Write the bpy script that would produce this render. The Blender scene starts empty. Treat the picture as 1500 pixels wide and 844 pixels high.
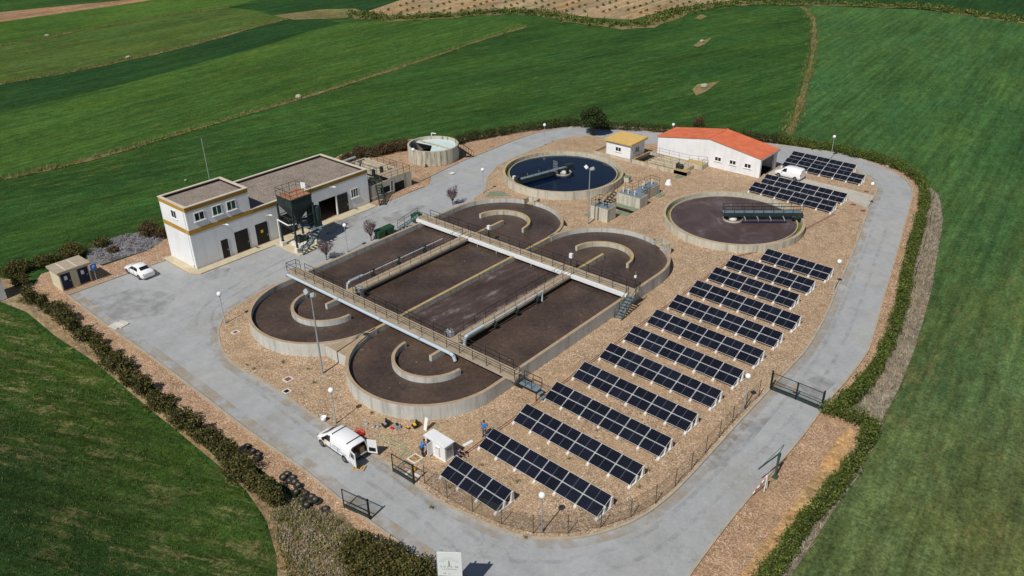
import bpy, bmesh, math, random
import numpy as np
from mathutils import Vector, Matrix
R = math.radians
scn = bpy.context.scene
C = scn.collection
rnd = random.Random(7)

# ------------------------------------------------------------------ camera, sky, sun
CAM = Vector((57.5, -58.0, 44.7)); FPX = 1179.1; PITCH = R(28.3); ROLL = R(-0.74); HEAD = R(130.8)
fwd = Vector((math.cos(HEAD)*math.cos(PITCH), math.sin(HEAD)*math.cos(PITCH), -math.sin(PITCH)))
rgt0 = Vector((math.sin(HEAD), -math.cos(HEAD), 0)); up0 = rgt0.cross(fwd)
rgt = rgt0*math.cos(ROLL)+up0*math.sin(ROLL); up = up0*math.cos(ROLL)-rgt0*math.sin(ROLL)
cd = bpy.data.cameras.new('camera'); cam = bpy.data.objects.new('camera', cd); C.objects.link(cam)
m = Matrix((rgt, up, -fwd)).transposed().to_4x4(); m.translation = CAM; cam.matrix_world = m
cd.sensor_width = 36; cd.lens = 36*FPX/1500; cd.clip_end = 6000; scn.camera = cam

SUN_EL = R(50.2); SH = R(98.3)
w = bpy.data.worlds.new('World'); scn.world = w; w.use_nodes = True
nt = w.node_tree; sky = nt.nodes.new('ShaderNodeTexSky'); sky.sky_type = 'NISHITA'; sky.sun_disc = False
sky.sun_elevation = SUN_EL; sky.sun_rotation = R(171.7); sky.air_density = 1.0; sky.dust_density = 0.6
nt.links.new(sky.outputs[0], nt.nodes['Background'].inputs[0]); nt.nodes['Background'].inputs[1].default_value = 0.05
sl = bpy.data.lights.new('sun', 'SUN'); sl.energy = 4.0; sl.angle = R(0.5); sl.color = (1, .955, .89)
so = bpy.data.objects.new('sun', sl); C.objects.link(so)
so.rotation_euler = Vector((math.cos(SH)*math.cos(SUN_EL), math.sin(SH)*math.cos(SUN_EL), -math.sin(SUN_EL))).to_track_quat('-Z', 'Y').to_euler()
scn.view_settings.view_transform = 'Standard'; scn.view_settings.look = 'None'
scn.view_settings.exposure = 0.0; scn.view_settings.gamma = 1; scn.view_settings.use_curve_mapping = False
scn.cycles.max_bounces = 6; scn.cycles.transparent_max_bounces = 12

GZ, RZ = -0.16, -0.10          # field level, road level (the gravel island is level 0)
def P(px, py, z=0.0):          # survey: a mark on the photograph to site metres at height z
    d = fwd*FPX + rgt*(px-750) - up*(py-422)
    t = (z-CAM.z)/d.z
    return Vector((CAM.x+d.x*t, CAM.y+d.y*t, z))
def PL(pts, z=0.0): return [P(a, b, z) for a, b in pts]

# ------------------------------------------------------------------ materials
def lin(c):
    return tuple((v/255/12.92 if v <= 10 else ((v/255+.055)/1.055)**2.4) for v in c)
def S(*c): return lin(c)
class NT:
    def __init__(s, name):
        s.m = bpy.data.materials.new(name); s.m.use_nodes = True; s.t = s.m.node_tree
        s.b = s.t.nodes['Principled BSDF']; s.g = s.t.nodes.new('ShaderNodeNewGeometry')
    def n(s, typ, **kw):
        n = s.t.nodes.new(typ)
        for k, v in kw.items(): setattr(n, k, v)
        return n
    def l(s, a, b): s.t.links.new(a, b)
    def pos(s, scale=(1, 1, 1), rot=(0, 0, 0)):
        mp = s.n('ShaderNodeMapping'); mp.inputs['Scale'].default_value = scale
        if any(rot):
            m2 = s.n('ShaderNodeMapping'); m2.inputs['Rotation'].default_value = rot
            s.l(s.g.outputs['Position'], m2.inputs[0]); s.l(m2.outputs[0], mp.inputs[0])
        else: s.l(s.g.outputs['Position'], mp.inputs[0])
        return mp.outputs[0]
    def noise(s, vec, scale, detail=4, rough=.55):
        n = s.n('ShaderNodeTexNoise'); n.inputs['Scale'].default_value = scale; n.inputs['Detail'].default_value = detail
        n.inputs['Roughness'].default_value = rough; s.l(vec, n.inputs['Vector']); return n.outputs['Fac']
    def ramp(s, fac, stops):
        r = s.n('ShaderNodeValToRGB'); e = r.color_ramp.elements
        while len(e) < len(stops): e.new(.5)
        for q, (p_, c) in zip(e, stops):
            q.position = p_
            q.color = (c, c, c, 1) if isinstance(c, (int, float)) else (*c[:3], 1)
        s.l(fac, r.inputs[0]); return r.outputs[0]
    def mix(s, fac, a, b, mode='MIX'):
        x = s.n('ShaderNodeMix', data_type='RGBA', blend_type=mode)
        for inp, v in ((x.inputs[0], fac), (x.inputs[6], a), (x.inputs[7], b)):
            if isinstance(v, (int, float)): inp.default_value = v
            elif isinstance(v, tuple): inp.default_value = (*v[:3], 1)
            else: s.l(v, inp)
        return x.outputs[2]
    def math(s, op, a, b=0.0):
        x = s.n('ShaderNodeMath', operation=op)
        for inp, v in ((x.inputs[0], a), (x.inputs[1], b)):
            if isinstance(v, (int, float)): inp.default_value = v
            else: s.l(v, inp)
        return x.outputs[0]
    def bump(s, h, strength=.5, dist=.05):
        b = s.n('ShaderNodeBump'); b.inputs['Strength'].default_value = strength; b.inputs['Distance'].default_value = dist
        s.l(h, b.inputs['Height']); s.l(b.outputs[0], s.b.inputs['Normal'])
    def out(s, col, rough=.8, spec=.3, metal=0):
        if isinstance(col, tuple): s.b.inputs['Base Color'].default_value = (*col[:3], 1)
        else: s.l(col, s.b.inputs['Base Color'])
        if isinstance(rough, (int, float)): s.b.inputs['Roughness'].default_value = rough
        else: s.l(rough, s.b.inputs['Roughness'])
        s.b.inputs['Specular IOR Level'].default_value = spec; s.b.inputs['Metallic'].default_value = metal
        return s.m
def mul(c, k): return tuple(min(v*k, .95) for v in c)
def plain(name, c, rough=.7, var=.12, scale=1.5, spec=.3, metal=0, bump=0):
    t = NT(name); f = t.noise(t.pos(), scale, 5)
    col = t.ramp(f, [(.3, mul(c, 1-var)), (.7, mul(c, 1+var))])
    if bump: t.bump(t.noise(t.pos(), scale*6, 3), bump, .03)
    return t.out(col, rough, spec, metal)
def gravel_mat(name, cols, patch, sc=13.0):
    t = NT(name); v = t.n('ShaderNodeTexVoronoi'); v.inputs['Scale'].default_value = sc; t.l(t.pos(), v.inputs['Vector'])
    sp = t.n('ShaderNodeSeparateColor'); t.l(v.outputs['Color'], sp.inputs[0])
    col = t.ramp(sp.outputs[0], [(0, cols[0]), (.35, cols[1]), (.65, cols[2]), (.9, cols[3]), (1, cols[4])])
    v2 = t.n('ShaderNodeTexVoronoi'); v2.inputs['Scale'].default_value = sc*.62; t.l(t.pos(), v2.inputs['Vector'])
    s2 = t.n('ShaderNodeSeparateColor'); t.l(v2.outputs['Color'], s2.inputs[0])
    col = t.mix(.4, col, t.ramp(s2.outputs[1], [(0, .6), (.5, .95), (1, 1.2)]), 'MULTIPLY')
    big = t.noise(t.pos(), .13, 7, .62); col = t.mix(t.ramp(big, [(.36, .0), (.7, .6)]), col, patch)
    med = t.noise(t.pos(), .8, 6, .7); col = t.mix(.6, col, t.ramp(med, [(.3, .72), (.62, 1.0)]), 'MULTIPLY')
    dp = t.noise(t.pos(), .07, 9, .75); col = t.mix(t.ramp(dp, [(.57, 0.), (.66, .45)]), col, mul(patch, .62))
    gr = t.noise(t.pos(), .5, 8, .85); col = t.mix(.8, col, t.ramp(gr, [(.36, .72), (.5, 1.), (.64, 1.16)]), 'MULTIPLY')
    t.bump(v.outputs['Distance'], .12, .02)
    return t.out(col, .9, .15)
def road_mat(name, c, bluish):
    t = NT(name); a = t.noise(t.pos(), .07, 9, .68)
    col = t.ramp(a, [(.34, mul(c, 1.04)), (.5, bluish), (.66, mul(c, .9))])
    b = t.noise(t.pos(), .35, 9, .78); col = t.mix(.8, col, t.ramp(b, [(.34, .84), (.5, .99), (.66, 1.06)]), 'MULTIPLY')
    for sc, rz in (((1, .12, 1), .1), ((.12, 1, 1), -.05), ((.2, 1, 1), .9)):
        st = t.noise(t.pos(sc, (0, 0, rz)), .8, 6, .7); col = t.mix(.22, col, t.ramp(st, [(.36, .74), (.6, 1.04)]), 'MULTIPLY')
    dk = t.noise(t.pos(), .1, 9, .72); col = t.mix(t.ramp(dk, [(.6, 0.), (.72, .4)]), col, mul(c, .66))
    lt_ = t.noise(t.pos((1, 1, 1), (0, 0, 1)), .16, 8, .7); col = t.mix(t.ramp(lt_, [(.62, 0.), (.74, .3)]), col, mul(c, 1.2))
    nz = t.n('ShaderNodeTexNoise'); nz.inputs['Scale'].default_value = .5; nz.inputs['Detail'].default_value = 6; t.l(t.pos(), nz.inputs['Vector'])
    sc = t.n('ShaderNodeVectorMath', operation='SCALE'); sc.inputs['Scale'].default_value = 3.0; t.l(nz.outputs['Color'], sc.inputs[0])
    wv = t.n('ShaderNodeVectorMath', operation='ADD'); t.l(t.pos(), wv.inputs[0]); t.l(sc.outputs[0], wv.inputs[1])
    v = t.n('ShaderNodeTexVoronoi', feature='DISTANCE_TO_EDGE'); v.inputs['Scale'].default_value = .13; t.l(wv.outputs[0], v.inputs['Vector'])
    crack = t.ramp(v.outputs['Distance'], [(0, .5), (.004, 0.)]); brk = t.ramp(t.noise(t.pos(), .14, 4), [(.48, 0.), (.54, 1.)])
    col = t.mix(t.math('MULTIPLY', crack, brk), col, mul(c, .5))
    fine = t.noise(t.pos(), 4, 5, .8); col = t.mix(.5, col, t.ramp(fine, [(.36, .82), (.62, 1.06)]), 'MULTIPLY')
    return t.out(col, .85, .25)
def concrete_mat(name, c, stain, top, streak=.6):
    t = NT(name); a = t.noise(t.pos(), .5, 6, .65)
    col = t.ramp(a, [(.3, mul(c, .85)), (.7, mul(c, 1.08))])
    s_ = t.noise(t.pos((1, 1, .07)), 1.7, 6, .65)
    col = t.mix(t.ramp(s_, [(.5, 0.), (.68, streak)]), col, stain)
    s2 = t.noise(t.pos((1, 1, .05)), 4.0, 3); col = t.mix(.18, col, t.ramp(s2, [(.35, .7), (.6, 1.)]), 'MULTIPLY')
    sx = t.n('ShaderNodeSeparateXYZ'); t.l(t.g.outputs['Normal'], sx.inputs[0])
    tn = t.ramp(t.noise(t.pos(), 1.3, 5), [(.3, mul(top, .8)), (.7, mul(top, 1.1))])
    col = t.mix(t.ramp(sx.outputs['Z'], [(.7, 0.), (.8, 1.)]), col, tn)
    t.bump(t.noise(t.pos(), 8, 4), .15, .02)
    return t.out(col, .9, .2)
def field_mat(name, c1, c2, tan, ang, tan_amt=.5, stripe=.5, tanscale=.08, lo=.55, blend=None, thin=.15):
    t = NT(name); rot = (0, 0, -ang)
    big = t.noise(t.pos((1, 2.5, 1), rot), .012, 5, .6)
    col = t.ramp(big, [(.32, c1), (.68, c2)])
    k = None
    if blend:      # the crop thins out over the ground from point a to point b
        a, b, c3, c4 = blend; d = b-a; L2 = d.x*d.x+d.y*d.y; sx = t.n('ShaderNodeSeparateXYZ'); t.l(t.pos(), sx.inputs[0])
        g = t.math('ADD', t.math('MULTIPLY', sx.outputs['X'], d.x/L2), t.math('MULTIPLY', sx.outputs['Y'], d.y/L2)); g = t.math('ADD', g, -(a.x*d.x+a.y*d.y)/L2)
        g = t.math('ADD', g, t.math('MULTIPLY', t.math('SUBTRACT', t.noise(t.pos(), .03, 5, .6), .5), 1.2))
        k = t.ramp(g, [(0., 0.), (1., 1.)]); col = t.mix(k, col, t.ramp(t.noise(t.pos((.2, 1, 1), rot), .06, 5), [(.35, c3), (.65, c4)]))
    med = t.noise(t.pos((.35, 1, 1), rot), .07, 9, .7); col = t.mix(.9, col, t.ramp(med, [(.34, .72), (.5, .98), (.66, 1.2)]), 'MULTIPLY')
    mid = t.noise(t.pos((.45, 1, 1), rot), .9, 7, .88); col = t.mix(.85, col, t.ramp(mid, [(.38, .62), (.5, .98), (.62, 1.42)]), 'MULTIPLY')
    st = t.noise(t.pos((.04, 1, 1), rot), 1.1, 5, .7); col = t.mix(stripe, col, t.ramp(st, [(.36, .5), (.64, 1.3)]), 'MULTIPLY')
    wh = t.noise(t.pos((.008, 1, 1), rot), .35, 3, .5); col = t.mix(stripe*.6, col, t.ramp(wh, [(.35, .7), (.65, 1.1)]), 'MULTIPLY')
    hue = t.noise(t.pos((.4, 1, 1), rot), .1, 9, .78); col = t.mix(.9, col, t.ramp(hue, [(.34, (.78, .93, 1.0)), (.5, (1., 1.0, .95)), (.66, (1.28, 1.1, .85))]), 'MULTIPLY')
    fine = t.noise(t.pos(), 3.2, 6, .85); col = t.mix(.9, col, t.ramp(fine, [(.36, .42), (.5, .95), (.64, 1.5)]), 'MULTIPLY')
    if tan_amt:
        p1 = t.noise(t.pos((.22, 1, 1), rot), tanscale*16, 6, .72); p2 = t.noise(t.pos((.5, 1, 1), rot), tanscale*.6, 6, .7)
        q = t.math('MULTIPLY', t.ramp(p1, [(lo, 0.), (lo+.1, 1.)]), t.ramp(p2, [(.4, 0.), (.6, 1.)]))
        q = t.math('MULTIPLY', q, t.ramp(t.noise(t.pos(), 2.2, 4, .8), [(.42, .1), (.58, 1.)]))
        if k: q = t.math('MULTIPLY', q, t.ramp(k, [(0., thin), (1., 1.)]))
        col = t.mix(t.math('MULTIPLY', q, tan_amt), col, tan)
    t.bump(fine, .8, .3)
    return t.out(col, .95, .05)
def leaf_mat(name, cols, rough=.6, scale=.9):
    t = NT(name); ri = t.g.outputs['Random Per Island']
    col = t.ramp(ri, [(i/(len(cols)-1), c) for i, c in enumerate(cols)])
    cl = t.noise(t.pos(), scale, 3); col = t.mix(.7, col, t.ramp(cl, [(.35, .6), (.65, 1.05)]), 'MULTIPLY')
    return t.out(col, rough, .25)

M = {}
M['gravel'] = gravel_mat('gravel', [S(106, 88, 70), S(162, 137, 109), S(184, 155, 125), S(206, 180, 152), S(232, 222, 208)], S(180, 151, 118))
M['gravel_edge'] = gravel_mat('edge_gravel', [S(100, 78, 62), S(160, 128, 102), S(184, 150, 122), S(208, 180, 154), S(234, 218, 202)], S(176, 144, 108))
M['soil'] = field_mat('soil', S(214, 178, 134), S(196, 158, 114), S(150, 130, 88), 0, .5, .2, .3)
M['earth'] = field_mat('earth', S(184, 160, 130), S(160, 136, 106), S(120, 118, 76), 0, .6, .3, .3)
M['margin'] = field_mat('weedy_margin', S(150, 134, 100), S(110, 110, 68), S(150, 134, 108), 0, .6, .2, .3)
M['greybank'] = field_mat('grey_bank', S(170, 160, 144), S(148, 138, 120), S(104, 108, 70), 0, .5, .3, .25)
M['rock'] = gravel_mat('rubble', [S(90, 88, 86), S(120, 120, 122), S(140, 140, 144), S(160, 160, 166), S(180, 180, 186)], S(112, 104, 96))
M['road'] = road_mat('worn_concrete_road', S(168, 168, 165), S(167, 169, 170))
M['drive'] = road_mat('pale_concrete', S(188, 182, 168), S(194, 188, 176))
M['kerb'] = plain('kerb_stone', S(168, 158, 140), .9, .15, 1.2, .2, 0, .2)
M['wallc'] = concrete_mat('tank_concrete', S(196, 196, 190), S(122, 122, 116), S(172, 150, 122), .6)
M['walli'] = concrete_mat('weathered_concrete', S(198, 193, 178), S(122, 118, 106), S(178, 162, 132), .7)
M['deck'] = concrete_mat('walkway_concrete', S(176, 166, 148), S(124, 118, 106), S(164, 148, 126), .5)
M['lichen'] = concrete_mat('lichened_concrete', S(194, 188, 172), S(116, 112, 100), S(180, 154, 108), .7)
M['thick'] = concrete_mat('streaked_concrete', S(196, 190, 172), S(52, 50, 46), S(184, 176, 154), .98)
M['cover'] = plain('pale_cover', S(196, 214, 214), .5, .05, .6)
t = NT('white_render'); a = t.noise(t.pos(), .4, 5); col = t.ramp(a, [(.3, S(222, 224, 226)), (.7, S(236, 237, 238))])
st = t.noise(t.pos((1, 1, .08)), 2.2, 5); col = t.mix(.4, col, t.ramp(st, [(.36, .84), (.5, 1.)]), 'MULTIPLY')
t.bump(t.noise(t.pos(), 3, 4), .25, .03); M['white'] = t.out(col, .85, .25)
M['ochre'] = plain('ochre_band', S(178, 138, 60), .8, .1, 1.2)
M['ochre_roof'] = plain('ochre_roof', S(206, 172, 104), .9, .1, 1.4, .2, 0, .3)
M['coping'] = plain('parapet_coping', S(204, 192, 174), .85, .08)
M['roofgravel'] = gravel_mat('roof_gravel', [S(104, 94, 86), S(138, 126, 114), S(154, 142, 130), S(170, 158, 146), S(190, 180, 170)], S(142, 130, 120))
M['pavement'] = plain('pale_pavement', S(192, 180, 152), .9, .12, .8, .2, 0, .15)
t = NT('orange_tiles'); wv = t.n('ShaderNodeTexWave', bands_direction='Y'); wv.inputs['Scale'].default_value = 1.1; t.l(t.pos(), wv.inputs['Vector'])
col = t.ramp(t.noise(t.pos(), .8, 5), [(.3, S(200, 104, 72)), (.7, S(222, 124, 88))])
col = t.mix(.3, col, t.ramp(wv.outputs['Fac'], [(.0, .7), (.35, 1.)]), 'MULTIPLY'); t.bump(wv.outputs['Fac'], .5, .06); M['tile'] = t.out(col, .8, .2)
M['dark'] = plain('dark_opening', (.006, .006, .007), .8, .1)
M['door'] = plain('dark_metal_door', S(36, 33, 33), .6, .15)
M['navy'] = plain('navy_door', S(30, 32, 62), .55, .15)
M['greenshade'] = plain('green_shutter', S(26, 74, 58), .5, .1)
M['glass'] = plain('window_glass', (.012, .014, .018), .06, .1, 1, .6)
M['frame'] = plain('window_frame', S(226, 226, 224), .5, .04)
M['rail'] = plain('dark_green_rail', S(26, 31, 29), .6, .2)
M['parapet_shade'] = plain('painted_parapet_shade', S(52, 48, 46), .9, .15)  # shadow along the inner parapet faces, painted as a dark colour
M['railgrey'] = plain('weathered_rail', S(70, 67, 60), .7, .2)
M['machine'] = plain('dark_green_steel', S(44, 56, 54), .55, .2, 1)
M['stairgreen'] = plain('green_steel', S(58, 84, 76), .55, .15, 2)
t = NT('rusty_plate'); a = t.noise(t.pos(), 1.1, 6, .65); M['rust'] = t.out(t.ramp(a, [(.36, S(112, 106, 98)), (.48, S(140, 118, 98)), (.55, S(176, 116, 84)), (.7, S(126, 76, 56))]), .9, .2)
M['galv'] = plain('galvanised_steel', S(168, 174, 178), .45, .12, 2, .5, .3)
M['steelblue'] = plain('blue_grey_grating', S(112, 128, 138), .6, .12, 2)
M['mossy'] = plain('mossy_cover', S(122, 132, 108), .8, .15, 1.5)
M['pipe'] = plain('pale_grey_pipe', S(178, 190, 198), .45, .06, 1.5)
M['whitepipe'] = plain('white_pipe', S(222, 224, 224), .5, .05)
M['paint'] = plain('white_vehicle_paint', S(232, 233, 234), .18, .015, 1, .5)
M['cream'] = plain('cream_render', S(206, 200, 172), .85, .07)
M['beige'] = plain('beige_slab', S(166, 154, 134), .9, .1)
M['plastic'] = plain('white_plastic', S(226, 228, 228), .45, .03)
M['globe'] = plain('white_globe', S(238, 240, 240), .3, .01)
M['rubber'] = plain('black_rubber', (.012, .012, .012), .8, .2)
M['rim'] = plain('wheel_rim', S(120, 122, 126), .4, .1, 2, .5, .5)
M['red'] = plain('red_plastic', S(190, 40, 36), .5, .08)
M['tail'] = plain('red_lamp', S(150, 24, 28), .25, .08)
M['yellow'] = plain('yellow_plastic', S(236, 190, 40), .5, .06)
M['blue'] = plain('blue_sign', S(44, 110, 190), .5, .05)
M['black'] = plain('black_plastic', S(30, 30, 32), .5, .15)
M['wood'] = plain('raw_wood', S(190, 160, 116), .8, .15, 3)
M['oldwood'] = plain('grey_wood', S(222, 216, 206), .9, .12, 3)
M['conduit'] = plain('dark_red_conduit', S(130, 84, 74), .7, .1)
M['cable'] = plain('green_cable', S(120, 190, 150), .5, .1)
M['binpaint'] = plain('green_bin', S(38, 76, 52), .45, .1)
M['concpost'] = plain('pale_concrete_block', S(214, 210, 202), .85, .08, 2)
M['text'] = plain('faded_print', S(110, 112, 116), .7, .1)
M['textlight'] = plain('pale_print', S(176, 190, 204), .6, .05)
M['skin'] = plain('skin', S(168, 118, 92), .6, .06)
M['shirt'] = plain('blue_shirt', S(34, 122, 200), .85, .08)
M['navyshirt'] = plain('dark_blue_shirt', S(40, 70, 140), .85, .08)
M['trousers'] = plain('grey_trousers', S(86, 92, 108), .9, .1)
M['darktrousers'] = plain('dark_trousers', S(44, 46, 58), .9, .1)
M['hair'] = plain('dark_hair', S(40, 28, 22), .7, .1)
M['boot'] = plain('dark_boots', S(34, 30, 28), .7, .1)
M['bark'] = plain('bark', S(96, 80, 66), .9, .2, 4)
M['stone'] = plain('pale_stone', S(170, 162, 148), .9, .15, 3, .2, 0, .4)
M['bark_purple'] = plain('purple_twigs', S(92, 66, 72), .8, .2, 4)
M['l_hedge'] = leaf_mat('hedge_leaves', [S(56, 72, 29), S(75, 91, 36), S(94, 108, 43), S(120, 127, 56)])
M['l_north'] = leaf_mat('dark_hedge_leaves', [S(43, 51, 25), S(57, 65, 32), S(73, 80, 40), S(89, 88, 49)])
M['l_bush'] = leaf_mat('bush_leaves', [S(51, 57, 28), S(68, 75, 36), S(89, 91, 43), S(112, 104, 56), S(96, 76, 49)])
M['l_tree'] = leaf_mat('tree_leaves', [S(34, 47, 23), S(47, 62, 30), S(62, 79, 37), S(83, 98, 49)])
M['l_brown'] = leaf_mat('brown_bush_leaves', [S(67, 56, 38), S(89, 75, 49), S(107, 91, 60)])
M['l_purple'] = leaf_mat('purple_leaves', [S(78, 54, 58), S(104, 78, 82), S(138, 116, 118)])
M['l_dry'] = leaf_mat('dry_brush', [S(132, 118, 96), S(162, 150, 130), S(188, 178, 162), S(140, 118, 84)], .9)
M['l_grey'] = leaf_mat('grey_ground_cover', [S(120, 120, 122), S(148, 148, 154), S(176, 176, 184), S(132, 116, 100)], .9)
M['l_wheat'] = leaf_mat('wheat_blades', [S(40, 66, 28), S(50, 78, 33), S(68, 92, 40), S(112, 114, 66)], .8)
M['l_weed'] = leaf_mat('weeds', [S(78, 90, 44), S(122, 122, 66), S(160, 146, 98)], .9)
t = NT('sludge'); a = t.noise(t.pos(), .22, 8, .62)
col = t.ramp(a, [(.32, S(60, 49, 43)), (.5, S(78, 64, 56)), (.66, S(92, 76, 63))])
sp = t.noise(t.pos(), 2.2, 7, .85); col = t.mix(.9, col, t.ramp(sp, [(.36, .6), (.5, .98), (.64, 1.3)]), 'MULTIPLY')
fk = t.noise(t.pos(), 2.6, 2, .5); col = t.mix(t.ramp(fk, [(.735, 0.), (.76, .5)]), col, S(180, 165, 140))
t.bump(t.noise(t.pos(), 5, 4, .7), .5, .05); M['sludge'] = t.out(col, .42, .4)
t = NT('foamy_sludge'); a = t.noise(t.pos((1, .4, 1)), .5, 8, .72)
col = t.ramp(a, [(.3, S(58, 47, 43)), (.5, S(74, 60, 55)), (.6, S(88, 74, 70)), (.68, S(128, 122, 120))])
sp = t.noise(t.pos(), 7, 3, .7); col = t.mix(.5, col, t.ramp(sp, [(.3, .7), (.7, 1.)]), 'MULTIPLY')
t.bump(t.noise(t.pos(), 4, 5, .7), .6, .08); M['foam'] = t.out(col, .5, .35)
t = NT('scum'); nz = t.n('ShaderNodeTexNoise'); nz.inputs['Scale'].default_value = .3; nz.inputs['Detail'].default_value = 10; nz.inputs['Roughness'].default_value = .68; nz.inputs['Distortion'].default_value = .8
t.l(t.pos(), nz.inputs['Vector']); col = t.ramp(nz.outputs['Fac'], [(.3, S(70, 56, 52)), (.5, S(84, 68, 66)), (.6, S(94, 80, 80)), (.7, S(124, 114, 114))])
fk = t.noise(t.pos(), 4.5, 3, .6); col = t.mix(.5, col, t.ramp(fk, [(.3, .75), (.7, 1.)]), 'MULTIPLY')
t.bump(t.noise(t.pos(), 4, 3), .2, .03); M['scum'] = t.out(col, .4, .35)
t = NT('clear_water'); t.bump(t.noise(t.pos(), 2.5, 3), .06, .03)
M['clear'] = t.out(t.ramp(t.noise(t.pos(), .4, 4), [(.3, (.002, .005, .017)), (.7, (.003, .008, .024))]), .08, .5)
M['algae'] = plain('algae', S(104, 106, 54), .8, .25, 2)
# photovoltaic glass: cells laid out on the panel's own surface through its UV map
t = NT('solar_cells'); uv = t.n('ShaderNodeUVMap'); sx = t.n('ShaderNodeSeparateXYZ'); t.l(uv.outputs[0], sx.inputs[0])
def gridline(out, k, wd):
    f = t.math('FRACT', t.math('MULTIPLY', out, k)); return t.math('LESS_THAN', f, wd)
ln = t.math('MAXIMUM', gridline(sx.outputs['Y'], 6, .10), gridline(sx.outputs['X'], 24, .05))
mid = t.math('LESS_THAN', t.math('ABSOLUTE', t.math('SUBTRACT', sx.outputs['X'], .5)), .007)
cellv = t.n('ShaderNodeTexNoise'); cellv.inputs['Scale'].default_value = .9; t.l(t.g.outputs['Position'], cellv.inputs['Vector'])
col = t.ramp(cellv.outputs['Fac'], [(.35, S(15, 17, 25)), (.65, S(20, 22, 32))])
oi = t.n('ShaderNodeObjectInfo'); col = t.mix(1., col, t.ramp(oi.outputs['Random'], [(0, .7), (1, 1.5)]), 'MULTIPLY')
col = t.mix(ln, col, S(46, 50, 60)); col = t.mix(mid, col, S(104, 108, 116)); M['cells'] = t.out(col, .22, .4)
t = NT('wire_mesh'); t.m.blend_method = 'HASHED' if hasattr(t.m, 'blend_method') else None
tr = t.n('ShaderNodeBsdfTransparent'); mx = t.n('ShaderNodeMixShader'); t.out(S(70, 74, 70), .7)
mx.inputs[0].default_value = .2; t.l(tr.outputs[0], mx.inputs[1]); t.l(t.b.outputs[0], mx.inputs[2])
t.l(mx.outputs[0], t.t.nodes['Material Output'].inputs[0]); M['mesh'] = t.m

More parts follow.
